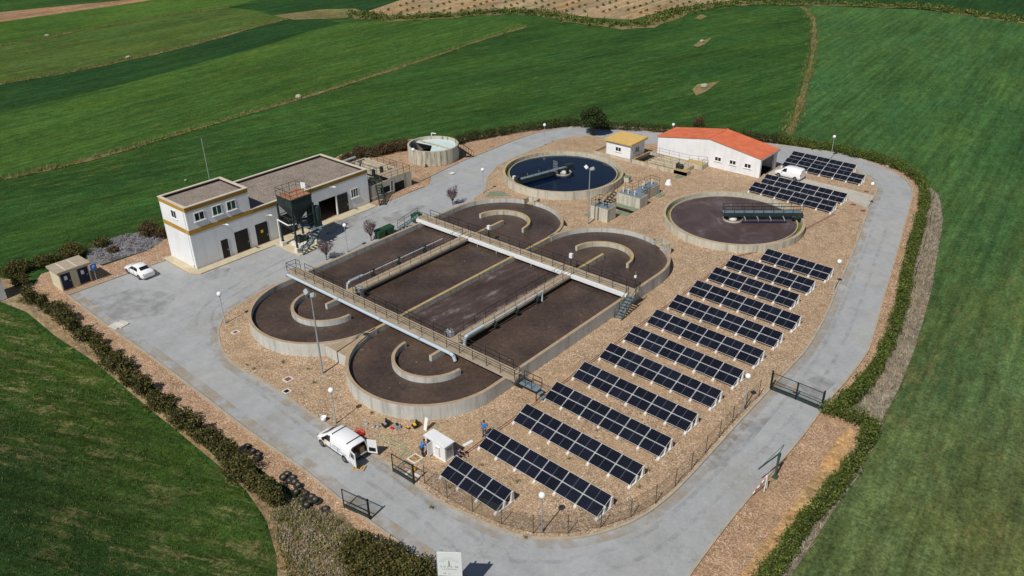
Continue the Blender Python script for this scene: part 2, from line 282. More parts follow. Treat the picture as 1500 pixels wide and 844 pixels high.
# ------------------------------------------------------------------ mesh building
class MB:
    def __init__(s): s.v = []; s.f = []; s.mi = []; s.uv = {}; s.sm = []
    def add(s, vs, fs, mi=0, sm=False):
        o = len(s.v); s.v += [tuple(v) for v in vs]
        for f in fs: s.f.append(tuple(i+o for i in f)); s.mi.append(mi); s.sm.append(sm)
        return s
    def box(s, x0, x1, y0, y1, z0, z1, mi=0):
        vs = [(x, y, z) for z in (z0, z1) for x, y in ((x0, y0), (x1, y0), (x1, y1), (x0, y1))]
        return s.add(vs, [(3, 2, 1, 0), (4, 5, 6, 7), (0, 1, 5, 4), (1, 2, 6, 5), (2, 3, 7, 6), (3, 0, 4, 7)], mi)
    def obox(s, c, sz, rz=0, mi=0, mat=None):
        m_ = mat or Matrix.Rotation(rz, 3, 'Z'); c = Vector(c)
        vs = [c+m_@Vector((x*sz[0]/2, y*sz[1]/2, z*sz[2]/2)) for z in (-1, 1) for x, y in ((-1, -1), (1, -1), (1, 1), (-1, 1))]
        return s.add(vs, [(3, 2, 1, 0), (4, 5, 6, 7), (0, 1, 5, 4), (1, 2, 6, 5), (2, 3, 7, 6), (3, 0, 4, 7)], mi)
    def tube(s, a, b, r, n=6, r2=None, mi=0, cap=True):
        a, b = Vector(a), Vector(b); d = b-a
        if d.length < 1e-6: return s
        r2 = r if r2 is None else r2
        x = d.orthogonal().normalized(); y = d.normalized().cross(x)
        vs = [a+(x*math.cos(t_)+y*math.sin(t_))*r for t_ in [2*math.pi*i/n for i in range(n)]]
        vs += [b+(x*math.cos(t_)+y*math.sin(t_))*r2 for t_ in [2*math.pi*i/n for i in range(n)]]
        fs = [(i, (i+1) % n, n+(i+1) % n, n+i) for i in range(n)]
        s.add(vs, fs, mi, n > 6)
        if cap: s.add(vs, [tuple(range(n-1, -1, -1)), tuple(range(n, 2*n))], mi)
        return s
    def path(s, pts, r, n=6, mi=0):
        for a, b in zip(pts[:-1], pts[1:]): s.tube(a, b, r, n, None, mi)
        return s
    def prism(s, poly, z0, z1, mi=0):
        n = len(poly); ar = sum(poly[i][0]*poly[(i+1) % n][1]-poly[(i+1) % n][0]*poly[i][1] for i in range(n))
        if ar < 0: poly = poly[::-1]
        vs = [(p_[0], p_[1], z0) for p_ in poly]+[(p_[0], p_[1], z1) for p_ in poly]
        return s.add(vs, [tuple(range(n-1, -1, -1)), tuple(range(n, 2*n))]+[(i, (i+1) % n, n+(i+1) % n, n+i) for i in range(n)], mi)
    def sheet(s, poly, z, mi=0):
        n = len(poly); ar = sum(poly[i][0]*poly[(i+1) % n][1]-poly[(i+1) % n][0]*poly[i][1] for i in range(n))
        if ar < 0: poly = poly[::-1]
        return s.add([(p_[0], p_[1], z) for p_ in poly], [tuple(range(n))], mi)
    def ring(s, cx, cy, ri, ro, z0, z1, a0=0, a1=2*math.pi, n=72, mi=0):
        full = abs(a1-a0-2*math.pi) < 1e-6; k = n if full else n+1
        vs = []
        for i in range(k):
            a = a0+(a1-a0)*i/n; c_, s_ = math.cos(a), math.sin(a)
            vs += [(cx+ri*c_, cy+ri*s_, z0), (cx+ro*c_, cy+ro*s_, z0), (cx+ro*c_, cy+ro*s_, z1), (cx+ri*c_, cy+ri*s_, z1)]
        fs = []
        for i in range(n):
            j = (i+1) % k; a, b = 4*i, 4*j
            for q in range(4): fs.append((a+q, b+q, b+(q+1) % 4, a+(q+1) % 4))
        if not full: fs += [(0, 1, 2, 3), (4*n+3, 4*n+2, 4*n+1, 4*n)]
        return s.add(vs, [f[::-1] for f in fs], mi)
    def disc(s, cx, cy, r, z, n=64, mi=0):
        return s.add([(cx+r*math.cos(2*math.pi*i/n), cy+r*math.sin(2*math.pi*i/n), z) for i in range(n)], [tuple(range(n))], mi)
    def lathe(s, prof, c=(0, 0, 0), n=16, mi=0, sm=True):
        vs = [(c[0]+r*math.cos(2*math.pi*i/n), c[1]+r*math.sin(2*math.pi*i/n), c[2]+z) for r, z in prof for i in range(n)]
        fs = [(k*n+i, k*n+(i+1) % n, (k+1)*n+(i+1) % n, (k+1)*n+i) for k in range(len(prof)-1) for i in range(n)]
        return s.add(vs, fs, mi, sm)
    def ball(s, c, r, n=12, mi=0):
        rx, ry, rz = (r, r, r) if isinstance(r, (int, float)) else r
        k = max(5, n//2); vs = []
        for j in range(k+1):
            ph = -math.pi/2+math.pi*j/k
            for i in range(n):
                a = 2*math.pi*i/n; vs.append((c[0]+rx*math.cos(ph)*math.cos(a), c[1]+ry*math.cos(ph)*math.sin(a), c[2]+rz*math.sin(ph)))
        return s.add(vs, [(j*n+i, j*n+(i+1) % n, (j+1)*n+(i+1) % n, (j+1)*n+i) for j in range(k) for i in range(n)], mi, True)
    def ribbon(s, pts, w0, z=None, mi=0):
        pts = [Vector(p_[:2]) for p_ in pts]; L_, R_ = [], []
        for i, p_ in enumerate(pts):
            d = (pts[min(i+1, len(pts)-1)]-pts[max(i-1, 0)]); d.normalize(); nrm = Vector((-d.y, d.x))
            ww = w0[i] if isinstance(w0, (list, tuple)) else w0
            L_.append(p_+nrm*ww/2); R_.append(p_-nrm*ww/2)
        n = len(pts)
        return s.add([(*q, z) for q in L_+R_], [(i, n+i, n+i+1, i+1) for i in range(n-1)], mi)
    def kerb(s, pts, wd, z0, z1, closed=False, mi=0):
        pts = [Vector(p_[:2]) for p_ in pts]; n = len(pts); sec = []
        for i, p_ in enumerate(pts):
            if closed: d = pts[(i+1) % n]-pts[i-1]
            else: d = pts[min(i+1, n-1)]-pts[max(i-1, 0)]
            d.normalize(); nr = Vector((-d.y, d.x))*wd/2; a, b = p_+nr, p_-nr
            sec.append([(a.x, a.y, z0), (a.x, a.y, z1), (b.x, b.y, z1), (b.x, b.y, z0)])
        vs = [v for q in sec for v in q]; fs = []
        for i in range(n if closed else n-1):
            j = (i+1) % n
            for q in range(3): fs.append((4*i+q, 4*j+q, 4*j+q+1, 4*i+q+1))
        if not closed: fs += [(3, 2, 1, 0), (4*n-4, 4*n-3, 4*n-2, 4*n-1)]
        return s.add(vs, [f[::-1] for f in fs], mi)
    def rail(s, pts, h=1.0, step=1.6, r=.033, mid=True, mi=0):
        pts = [Vector(p_) for p_ in pts]; u = Vector((0, 0, h))
        for a, b in zip(pts[:-1], pts[1:]):
            k = max(1, round((b-a).length/step))
            for i in range(k+1): q = a.lerp(b, i/k); s.tube(q, q+u, r, 5, None, mi)
            s.tube(a+u, b+u, r, 5, None, mi)
            if mid: s.tube(a+u*.52, b+u*.52, r*.75, 5, None, mi)
        return s
    def mesh(s, name, mats):
        me = bpy.data.meshes.new(name); me.from_pydata(s.v, [], s.f); me.update()
        for m_ in (mats if isinstance(mats, (list, tuple)) else [mats]): me.materials.append(M[m_] if isinstance(m_, str) else m_)
        me.polygons.foreach_set('material_index', s.mi); me.polygons.foreach_set('use_smooth', s.sm)
        if any(len(f) > 4 for f in s.f):
            bm = bmesh.new(); bm.from_mesh(me)
            bmesh.ops.triangulate(bm, faces=[f for f in bm.faces if len(f.verts) > 4]); bm.to_mesh(me); bm.free()
        return me
def link(name, me, parent=None, loc=None, rot=None):
    o = bpy.data.objects.new(name, me); C.objects.link(o)
    if parent: o.parent = parent
    if loc is not None: o.location = loc
    if rot is not None: o.rotation_euler = rot
    return o
def obj(name, mb, mats, parent=None, loc=None, rot=None): return link(name, mb.mesh(name, mats), parent, loc, rot)
def tag(o, label=None, cat=None, group=None, kind=None):
    for k, v in (('label', label), ('category', cat), ('group', group), ('kind', kind)):
        if v: o[k] = v
    return o
def thing(name, label, cat, loc=(0, 0, 0), rz=0, group=None):
    o = bpy.data.objects.new(name, None); C.objects.link(o); o.empty_display_size = .2
    o.location = loc; o.rotation_euler = (0, 0, rz); return tag(o, label, cat, group)
def struct(name, mb, mats): return tag(obj(name, mb, mats), kind='structure')
def copy_tree(o, parent=None):
    c = o.copy(); C.objects.link(c)
    if parent: c.parent = parent
    for ch in list(o.children): copy_tree(ch, c)
    return c
def bevel(o, wd=.03, seg=2):
    b = o.modifiers.new('bevel', 'BEVEL'); b.width = wd; b.segments = seg; b.limit_method = 'ANGLE'; return o
def cr(pts, k=6, closed=False):
    pts = [Vector(p_) for p_ in pts]; n = len(pts); o = []
    for i in range(n if closed else n-1):
        g = lambda j: pts[j % n] if closed else pts[max(0, min(n-1, j))]
        a, b, c_, d = g(i-1), g(i), g(i+1), g(i+2)
        for q in range(k):
            t_ = q/k; o.append(.5*((2*b)+(c_-a)*t_+(2*a-5*b+4*c_-d)*t_*t_+(3*b-a-3*c_+d)*t_**3))
    if not closed: o.append(pts[-1])
    return o
def leaves(mb, blobs, n, size, seed=1, shell=.55, flat=.0):
    """n small leaf faces spread through the volume of lumpy blobs [(centre, (rx,ry,rz))]"""
    rg = np.random.default_rng(seed); bl = np.array([[*c, *r] for c, r in blobs], float)
    wgt = (bl[:, 3]*bl[:, 4]+bl[:, 4]*bl[:, 5]+bl[:, 3]*bl[:, 5]); wgt /= wgt.sum()
    idx = rg.choice(len(bl), n, p=wgt); d = rg.normal(size=(n, 3)); d /= np.linalg.norm(d, axis=1)[:, None]
    rad = shell+(1-shell)*rg.random(n)**.6
    lump = 1+.16*np.sin(d[:, 0]*5+idx*1.7)+.14*np.sin(d[:, 1]*7+idx*2.3)+.12*np.sin(d[:, 2]*6+idx)
    c = bl[idx, :3]+d*bl[idx, 3:]*(rad*lump)[:, None]
    a = rg.normal(size=(n, 3))+d*.0; a[:, 2] *= (1-flat); a /= np.linalg.norm(a, axis=1)[:, None]
    b = np.cross(a, rg.normal(size=(n, 3))); b /= np.linalg.norm(b, axis=1)[:, None]
    sz = size*(.6+.8*rg.random(n))[:, None]
    vs = np.stack([c-a*sz*.6, c+b*sz*.35, c+a*sz*.6, c-b*sz*.35], 1).reshape(-1, 3)
    vs[:, 2] = np.maximum(vs[:, 2], GZ)
    o = len(mb.v); mb.v += [tuple(v) for v in vs.tolist()]
    mb.f += [(o+4*i, o+4*i+1, o+4*i+2, o+4*i+3) for i in range(n)]; mb.mi += [0]*n; mb.sm += [False]*n
    return mb
def tufts(mb, pts, h, seed=1, spread=.15, k=6):
    rg = random.Random(seed)
    for x, y, z in pts:
        for _ in range(k):
            a = rg.random()*6.28; l_ = h*(.5+rg.random()); q = rg.random()*spread
            bx, by = x+q*math.cos(a*1.7), y+q*math.sin(a*1.7); tx, ty = bx+l_*.6*math.cos(a), by+l_*.6*math.sin(a)
            wv = .018+.02*rg.random(); mb.add([(bx-wv*math.sin(a), by+wv*math.cos(a), z), (bx+wv*math.sin(a), by-wv*math.cos(a), z), (tx, ty, z+l_)], [(0, 1, 2)])
    return mb

# ------------------------------------------------------------------ the ground: fields, road, gravel
def ang(a, b):
    d = P(*b)-P(*a); return math.atan2(d.y, d.x)
A1 = ang((0, 262), (772, 38)); A2 = ang((1270, 700), (1400, 420)); A3 = ang((98, 432), (493, 727)); A4 = ang((900, 120), (700, 165))
M['f_main'] = field_mat('wheat_field', S(66, 99, 46), S(53, 87, 44), S(130, 136, 72), A4, .6, .5, .05, .54)
M['f_band'] = field_mat('light_wheat', S(78, 108, 48), S(67, 100, 46), S(140, 140, 78), A1, .55, .5, .05, .55)
M['f_dark'] = field_mat('dark_wheat', S(50, 84, 44), S(44, 76, 42), S(96, 116, 60), A1, .3, .5, .05, .6)
M['f_olive'] = field_mat('olive_green_field', S(88, 108, 52), S(78, 104, 52), S(134, 128, 74), A1, .6, .5, .06, .52)
M['f_top'] = field_mat('upper_green_field', S(84, 114, 50), S(70, 104, 46), S(130, 128, 70), A1, .5, .45, .05, .55)
M['f_plough'] = field_mat('ploughed_soil', S(176, 142, 112), S(158, 126, 98), S(126, 110, 82), A1, .4, .6, .06, .5)
M['f_grove'] = field_mat('grove_soil', S(186, 160, 128), S(168, 144, 112), S(120, 118, 76), A1, .5, .6, .06, .5)
M['f_right'] = field_mat('pale_wheat', S(78, 112, 62), S(70, 107, 61), S(176, 152, 104), A2, .6, .6, .08, .53, (P(1380, 250), P(1420, 700), S(98, 120, 74), S(108, 121, 76)))
M['f_near'] = field_mat('near_wheat', S(50, 74, 35), S(42, 66, 35), S(190, 170, 122), A3+.42, .9, .45, .08, .49, (Vector((0, -47, 0)), Vector((0, -35, 0)), S(76, 102, 42), S(64, 90, 40)), .9)

struct('ground', MB().sheet([(-3000, -1500), (1800, -1500), (1800, 3000), (-3000, 3000)], GZ-.1), 'f_main')
T1 = [(-260, 338), (-120, 300), (0, 262), (100, 240), (210, 210), (330, 175), (440, 143), (540, 112), (640, 80), (710, 56), (772, 38)]
T2 = [(-260, 225), (0, 163), (90, 143), (180, 122), (290, 92), (400, 62), (455, 44), (500, 33)]
T3 = [(-260, 175), (0, 122), (100, 105), (190, 86), (280, 65), (380, 37), (420, 27)]
T4 = [(-260, 116), (0, 67), (65, 55), (125, 42), (225, 25), (280, 17), (335, 10)]
T5 = [(-260, 72), (0, 31), (100, 17), (205, 2), (300, -14)]
T6 = [(-260, 52), (0, 17), (90, 8), (175, 0), (260, -14)]
def field(name, px, z, mat): struct(name, MB().sheet(PL(px), z), mat)
mar = [(525, 20), (560, 27), (640, 24), (740, 17), (800, 20), (870, 34), (940, 36), (1000, 15), (1080, 4), (1200, 5), (1350, 10), (1420, 20), (1500, 30), (1600, 44)]
field('field', T1+[(760, 30), (640, 28), (560, 29), (500, 33)]+T2[::-1], GZ-.06, 'f_band')
field('field', T2+[(470, 26), (420, 27)]+T3[::-1], GZ-.05, 'f_dark')
field('field', T3+[(370, 14), (335, 10)]+T4[::-1], GZ-.06, 'f_olive')
field('field', T4+[(400, -6), (300, -14)]+T5[::-1], GZ-.05, 'f_top')
field('field', T5+[(260, -14)]+T6[::-1], GZ-.06, 'f_plough')
field('field', [(330, 10), (400, 0), (440, -14), (600, -14), (580, 0), (520, 21), (435, 19)], GZ-.04, 'f_dark')
field('field', [(523, 21), (590, -2), (620, -14), (1130, -14), (1060, 2), (990, 10), (925, 28), (870, 25), (810, 17), (740, 13), (640, 21), (560, 25)], GZ-.06, 'f_grove')
field('field', [(1060, 6), (1200, 8), (1350, 13), (1500, 33), (1700, 60), (1700, 0), (1400, -20), (1130, -14)], GZ-.05, 'f_dark')
VL = [(1175, 9), (1186, 20), (1192, 30), (1193, 52), (1191, 75), (1187, 95), (1182, 115), (1176, 138), (1170, 160), (1164, 176), (1155, 195)]
field('field', VL+[(1230, 216), (1330, 250), (1350, 400), (1290, 560), (1215, 720), (1040, 920), (1900, 920), (1900, 80), (1600, 46), (1500, 33), (1350, 12), (1200, 8)], GZ-.05, 'f_right')
fq = PL([(-500, 380), (-40, 436), (0, 447), (40, 464), (88, 502), (139, 535), (183, 573), (228, 610), (265, 639), (302, 671), (338, 700), (367, 728), (396, 768), (412, 810), (420, 900), (420, 1000), (-700, 1000)]); fj = []; rj = random.Random(23)
for i_, p_ in enumerate(fq):
    q_ = fq[(i_+1) % len(fq)]; k_ = max(1, int((q_-p_).length/.45)) if 1 < i_ < len(fq)-3 else 1
    fj += [p_.lerp(q_, j_/k_)+(Vector((rj.gauss(0, .16), rj.gauss(0, .22), 0)) if k_ > 1 else Vector()) for j_ in range(k_)]
struct('field', MB().sheet(fj, GZ-.05), 'f_near')
# balks, ditches and worn margins between the fields
mg = MB()
for pts, wd in ((T1, 1.3), (T3, 1.6), (T4, 1.0), (mar, 8.0), (VL, 1.2)):
    q = cr(PL(pts), 5); r_ = random.Random(len(pts)); mg.ribbon(q, [wd*(.45+.9*r_.random()) for _ in q], GZ-.02)
for c_ in ([(1014, 130), (1022, 122), (1040, 121), (1055, 117), (1036, 132), (1020, 139)], [(1015, 66), (1024, 60), (1043, 54), (1034, 63), (1022, 68)], [(1018, 26), (1026, 20), (1036, 23), (1026, 28)],
           [(470, 13), (520, 12), (545, 20), (500, 26), (430, 28), (400, 22), (430, 18)]): mg.sheet(PL(c_), GZ-.015)
struct('field_margin', mg, 'margin')
bank = MB().sheet(PL([(1362, 272), (1376, 284), (1382, 320), (1372, 380), (1366, 420), (1352, 470), (1338, 515), (1318, 565), (1300, 600), (1282, 630), (1262, 690), (1225, 740), (1180, 810), (1140, 870), (1105, 900),
      (1118, 860), (1150, 806), (1195, 740), (1240, 668), (1268, 612), (1240, 590), (1285, 545), (1318, 450), (1345, 350), (1352, 300)]), GZ-.02)
struct('bank', bank, 'greybank')
struct('verge', MB().sheet(PL([(-60, 425), (0, 440), (40, 456), (80, 490), (135, 526), (178, 562), (222, 600), (258, 628), (296, 660), (330, 688), (360, 716), (390, 760), (404, 810), (410, 900), (700, 900), (640, 838), (537, 760), (490, 740), (420, 722), (330, 680), (240, 600), (130, 500), (60, 415), (-60, 395)]), GZ-.02), 'earth')
struct('rubble', MB().sheet(PL([(126, 372), (150, 352), (175, 345), (200, 340), (232, 336), (238, 352), (215, 366), (180, 376), (150, 386), (132, 386)]), RZ-.02), 'rock')
# gravel over the whole site
site = PL([(60, 400), (128, 378), (150, 388), (215, 366), (236, 345), (400, 280), (500, 225), (600, 203), (690, 200), (780, 188), (850, 181), (960, 187), (1060, 193), (1140, 205), (1230, 220), (1290, 233), (1338, 256),
           (1353, 290), (1345, 335), (1325, 420), (1300, 500), (1262, 548), (1222, 587), (1268, 608), (1262, 640), (1205, 740), (1120, 850), (1085, 900), (560, 900), (540, 800), (505, 752), (470, 742), (400, 700), (280, 610), (170, 520), (92, 452), (45, 420)])
struct('gravel', MB().sheet(site, RZ-.04), 'gravel_edge')
struct('soil', MB().sheet(PL([(1246, 622), (1262, 628), (1254, 660), (1205, 735), (1130, 835), (1092, 870), (1060, 870), (1100, 820), (1150, 752), (1195, 690), (1228, 640)]), RZ-.035), 'soil')
outer_l = PL([(98.7, 432), (133, 459), (161, 480), (213, 516), (277, 564), (360, 628), (440, 684), (493, 727), (537, 760), (587, 796), (640, 836), (690, 880), (730, 960)])
outer_r = cr(PL([(930, 960), (1008, 844), (1078, 751), (1166, 649), (1201, 603), (1216, 583), (1240, 556), (1264, 524), (1276, 500), (1299, 419), (1316, 362), (1333, 300), (1337, 280), (1328, 264), (1308, 251), (1274, 237), (1237, 225.5),
          (1180, 217), (1134, 211), (1060, 203), (962, 194), (937, 191), (891, 187), (847, 185.3), (812, 189), (767, 200), (713, 221.3), (673, 237.3), (632, 257)]), 4)
yard = [Vector(q) for q in ((-28.5, 22.5), (-28.5, 5), (-28.6, -16.6), (-29.8, -17.3), (-36.4, -17.2))]+PL([(241, 381), (184, 401)])
struct('road', MB().sheet(outer_l+outer_r+yard, RZ), 'road')
isl_px = cr(PL([(400, 417), (340, 453), (327, 466), (321, 480), (320, 490), (324, 508), (341, 532), (394, 563), (463, 611), (547, 665), (579, 685), (607, 706.7), (643, 733), (680, 751), (720, 770), (760, 783.5), (800, 788.5), (840, 787.5),
     (875, 781), (907, 771), (941, 755), (973, 732), (1003, 704), (1040, 664), (1080, 620), (1128, 569), (1160, 534.7), (1181, 511), (1208, 465), (1229, 415), (1251, 365), (1272, 306), (1281, 287), (1284, 275), (1277, 263), (1264, 255)]), 3)
isl_back = [Vector(q) for q in ((19.5, 70), (10, 70), (9.9, 66), (9.8, 63.6), (-9, 63.6))]+PL([(940, 211), (895, 203), (863, 199), (836, 201), (812, 207), (783, 219), (753, 231), (729, 243), (714, 260), (709, 282), (694, 291)])
island = isl_px+isl_back+[Vector((-15.9, 16)), Vector((-15.9, -6))]
struct('gravel', MB().prism(island, RZ-.05, 0.0), 'gravel')
kb = MB().kerb(isl_px, .2, RZ-.05, .035).kerb(isl_back[5:], .2, RZ-.05, .035).kerb(isl_back[:5], .2, RZ-.05, .035)
kb.kerb(outer_l, .2, RZ-.1, .02).kerb(outer_r, .2, RZ-.1, .02)
kb.kerb(PL([(98.7, 432), (184, 401), (241, 381)])+[Vector((-36.4, -17.2, 0))], .18, RZ-.1, .02).kerb(PL([(632, 257), (618, 264), (604, 254)]), .2, RZ-.1, .02)
struct('kerb', kb, 'kerb')
def patchy(name, c, k, lo, sc):
    t = NT(name); t.out(t.ramp(t.noise(t.pos(), 2.5, 5, .7), [(.35, mul(c, .8)), (.65, mul(c, 1.1))]), .9, .2)
    a = t.math('MULTIPLY', t.ramp(t.noise(t.pos(), sc, 8, .75), [(lo, 0.), (lo+.16, 1.)]), k); t.l(a, t.b.inputs['Alpha']); return t.m
M['dust'] = patchy('tan_dust', S(180, 162, 136), .5, .44, .5); M['stain'] = patchy('dark_stain', S(112, 110, 106), .22, .42, .5); M['tyremark'] = patchy('tyre_marks', S(120, 120, 120), .16, .44, .6)
ds = MB(); q = cr(outer_l, 4); ds.ribbon([p_+Vector((.0, .55, 0)) for p_ in q], 1.3, RZ+.004)
cq = sum((Vector(p_) for p_ in isl_px), Vector())/len(isl_px); ds2 = []
for i, p_ in enumerate(isl_px):
    d = (isl_px[min(i+1, len(isl_px)-1)]-isl_px[max(i-1, 0)]).normalized(); n_ = Vector((-d.y, d.x, 0)); n_ = n_ if n_.dot(p_-cq) > 0 else -n_; ds2.append(p_+n_*.45)
ds.ribbon(ds2, .9, RZ+.0035); struct('dust', ds, 'dust')
sn = MB()
for c_ in ([(296, 404), (318, 392), (338, 392), (330, 404), (306, 410)], [(470, 330), (500, 318), (545, 300), (560, 306), (510, 330), (480, 345)], [(560, 318), (600, 300), (625, 300), (600, 318), (570, 328)], [(885, 590), (960, 610), (1050, 620), (1130, 610), (1090, 660), (1040, 690)],
           [(130, 440), (200, 420), (260, 430), (240, 460), (170, 470)], [(1165, 560), (1200, 548), (1225, 560), (1195, 585)]): sn.sheet(PL(c_), RZ+.006)
struct('stain', sn, 'stain')
tk = MB()
for line in ([(560, 690), (470, 630), (380, 560), (320, 505), (300, 460), (350, 420), (440, 372), (540, 310), (640, 262)], [(840, 830), (940, 800), (1040, 720), (1130, 625), (1200, 540), (1245, 450), (1290, 330)], [(690, 800), (620, 745), (540, 690)], [(620, 800), (720, 830), (840, 835)]):
    q = cr(PL(line), 6)
    for off in (-.8, .8):
        w_ = []
        for i, p_ in enumerate(q): d = (q[min(i+1, len(q)-1)]-q[max(i-1, 0)]).normalized(); w_.append(p_+Vector((-d.y, d.x, 0))*off)
        tk.ribbon(w_, .38, RZ+.008+off*.0005)
struct('tyre_marks', tk, 'tyremark')
struct('driveway', MB().sheet([Vector((9.9, 56.9)), *PL([(1155, 270), (1242, 293), (1272, 305)]), *PL([(1281, 287), (1250, 279), (1175, 261)]), Vector((9.9, 62.3))], .008), 'drive')
struct('pavement', MB().prism([(-36.4, -17.1), (-29.7, -17.2), (-28.7, -16.4), (-28.6, -5.6), (-23.4, -5.7), (-23.4, -2.2), (-28.3, -1.2), (-28.3, 11.6), (-30.0, 11.6), (-30.0, -15.9), (-36.3, -15.9)], RZ-.05, RZ+.09), 'pavement')
struct('gravel', MB().prism([(-30.0, 12.5), (-28.4, 12.8), (-28.6, 21.5), (-30.6, 21.5)], RZ-.05, RZ+.08), 'gravel_edge')

# ------------------------------------------------------------------ oxidation tanks
RH = 1.5; AX, BX = -8.35, 7.95; Y1, Y2 = -10.5, 10.2; NC, FC = -13.0, 16.4; RO, WT = 8.25, .34
tank = thing('oxidation_tank', 'large concrete oxidation tank of four sludge lanes with rounded ends', 'treatment tank')
wb = MB()
for cx in (AX, BX):
    wb.ring(cx, NC, RO-WT, RO, -.15, RH, math.pi, 2*math.pi, 56)
    if cx == AX: wb.ring(cx, FC, RO-WT, RO, -.15, RH, R(107), R(180), 30).ring(cx, FC, RO-WT, RO, -.15, RH, 0, R(97), 36)
    else: wb.ring(cx, FC, RO-WT, RO, -.15, RH, R(69), R(180), 42).ring(cx, FC, RO-WT, RO, -.15, RH, 0, R(59), 26)
wb.box(AX-RO, AX-RO+WT, NC, FC, -.15, RH).box(BX+RO-WT, BX+RO, NC, FC, -.15, RH)
obj('outer_wall', wb, 'wallc', tank)
obj('dividing_wall', MB().box(-.36, -.02, NC, FC, -.15, RH-.003), 'lichen', tank)
obj('corner_fill', MB().prism([(-1.9, NC-5.2), (1.5, NC-5.2), (1.0, NC-4.0), (-.2, NC), (-1.4, NC-4.0)], 0, RH-.2), 'wallc', tank)
obj('corner_fill', MB().prism([(-1.2, FC+4.4), (.9, FC+4.4), (-.19, FC+.5)], 0, RH-.25), 'wallc', tank)
for cx in (AX, BX):
    obj('walkway_wall', MB().box(cx-.17, cx+.17, Y1, Y2, -.1, RH-.1).box(cx-.68, cx+.68, Y1+.8, Y2-.8, RH-.1, RH+.12), 'deck', tank)
    rl = MB(); zz = RH+.12
    for sx_ in (-.62, .62): rl.rail([(cx+sx_, Y1+1.2, zz), (cx+sx_, Y2-.9, zz)], 1.0, 1.7, .024)
    obj('walkway_railing', rl, 'rail', tank)
    for cy, a0, a1 in ((NC+.2, 180, 360), (FC-.2, 0, 180)):
        e = MB().ring(cx, cy, 3.62, 3.95, 0, RH, R(a0), R(a1), 32)
        obj('curved_baffle', e, 'lichen' if cy > 0 else 'wallc', tank)
        y_ = (NC+.0, Y1) if cy < 0 else (Y2, FC+.2)
        obj('straight_baffle', MB().box(cx-.17, cx+.17, y_[0], y_[1], 0, RH-.004), 'lichen' if cy > 0 else 'wallc', tank)
for cx, am in ((AX, 102), (BX, 64)):
    mt = Matrix.Rotation(R(am-90), 3, 'Z'); c_ = Vector((cx+math.cos(R(am))*(RO+.35), FC+math.sin(R(am))*(RO+.35), 0))
    ob = MB()
    for dx, dy, sx_, sy_ in ((-.85, 0, .2, 1.6), (.85, 0, .2, 1.6), (0, .75, 1.5, .2)):
        ob.obox(c_+mt@Vector((dx, dy, RH/2+.05)), (sx_, sy_, RH-.1), 0, 0, mt)
    ob.obox(c_+mt@Vector((0, -.2, .4)), (1.5, 1.6, .8), 0, 0, mt); obj('outlet_box', ob, 'walli', tank)
WL = .88
def water(poly, mat, z=WL): struct('water', MB().sheet(poly, z), mat)
def half(cx, cy, a0, a1, r_=RO-WT/2): return [(cx+r_*math.cos(R(a0+(a1-a0)*i/40)), cy+r_*math.sin(R(a0+(a1-a0)*i/40))) for i in range(41)]
water(half(AX, NC, 180, 360)+half(AX, FC, 0, 180), 'sludge')
water([(BX-RO+WT/2, Y1), *half(BX, NC, 180, 360), (BX+RO-WT/2, Y2), *half(BX, FC, 0, 180), (BX-RO+WT/2, Y2)], 'sludge')
water([(-.1, Y1+2), (BX-.2, Y1+2), (BX-.2, Y2-.5), (-.1, Y2-.5)], 'foam', WL+.012)

def footbridge(y, x0, x1, label, near):
    b = thing('footbridge', label, 'footbridge', (0, y, 0)); z = RH+.03
    obj('deck', MB().box(x0, x1, -.72, .72, z, z+.24), 'deck', b)
    rl = MB(); zt = z+.24
    if near:
        rl.rail([(x0+.9, .66, zt), (x0+.05, .66, zt), (x0+.05, -.66, zt), (AX-.9, -.66, zt), (x1-.05, -.66, zt)], 1.0, 1.75)
        rl.rail([(x0+1.8, .66, zt), (AX-.9, .66, zt)], 1.0, 1.75).rail([(AX+.9, .66, zt), (BX-.9, .66, zt)], 1., 1.75).rail([(BX+.9, .66, zt), (x1-1.3, .66, zt)], 1., 1.75)
        rl.rail([(x1-.05, -.66, zt), (x1-.05, .1, zt)], 1., 1.)
    else:
        rl.rail([(x0+1.3, .66, zt), (x1-.05, .66, zt), (x1-.05, -.1, zt)], 1., 1.75)
        rl.rail([(x0+.6, -.66, zt), (AX-.7, -.66, zt)], 1., 1.75).rail([(AX+.7, -.66, zt), (BX-.7, -.66, zt)], 1., 1.75).rail([(BX+.7, -.66, zt), (x1-1., -.66, zt)], 1., 1.75)
    obj('railing', rl, 'rail', b); return b
footbridge(Y1, -18.0, 17.3, 'concrete footbridge with dark rails crossing the near rounded ends of the tank', True)
footbridge(Y2, -17.6, 16.9, 'concrete footbridge with a white box pipe crossing the far rounded ends of the tank', False)
pipe = thing('air_pipe', 'long pale grey round pipe running along the near footbridge above sludge', 'pipe')
obj('tube', MB().path([(-17.3, Y1-1.08, 1.62), (9.3, Y1-1.08, 1.62), (9.75, Y1-1.08, 1.5), (9.95, Y1-1.08, 1.0)], .19, 10), 'pipe', pipe)
obj('flange', MB().path([(-17.4, Y1-1.08, 1.62), (-17.28, Y1-1.08, 1.62)], .27, 10).path([(-8.0, Y1-1.08, 1.62), (-7.85, Y1-1.08, 1.62)], .25, 10).path([(-1, Y1-1.08, 1.62), (-.85, Y1-1.08, 1.62)], .25, 10).path([(5, Y1-1.08, 1.62), (5.15, Y1-1.08, 1.62)], .25, 10), 'galv', pipe)
pipe = thing('box_pipe', 'long white box shaped pipe hung along the far footbridge', 'pipe')
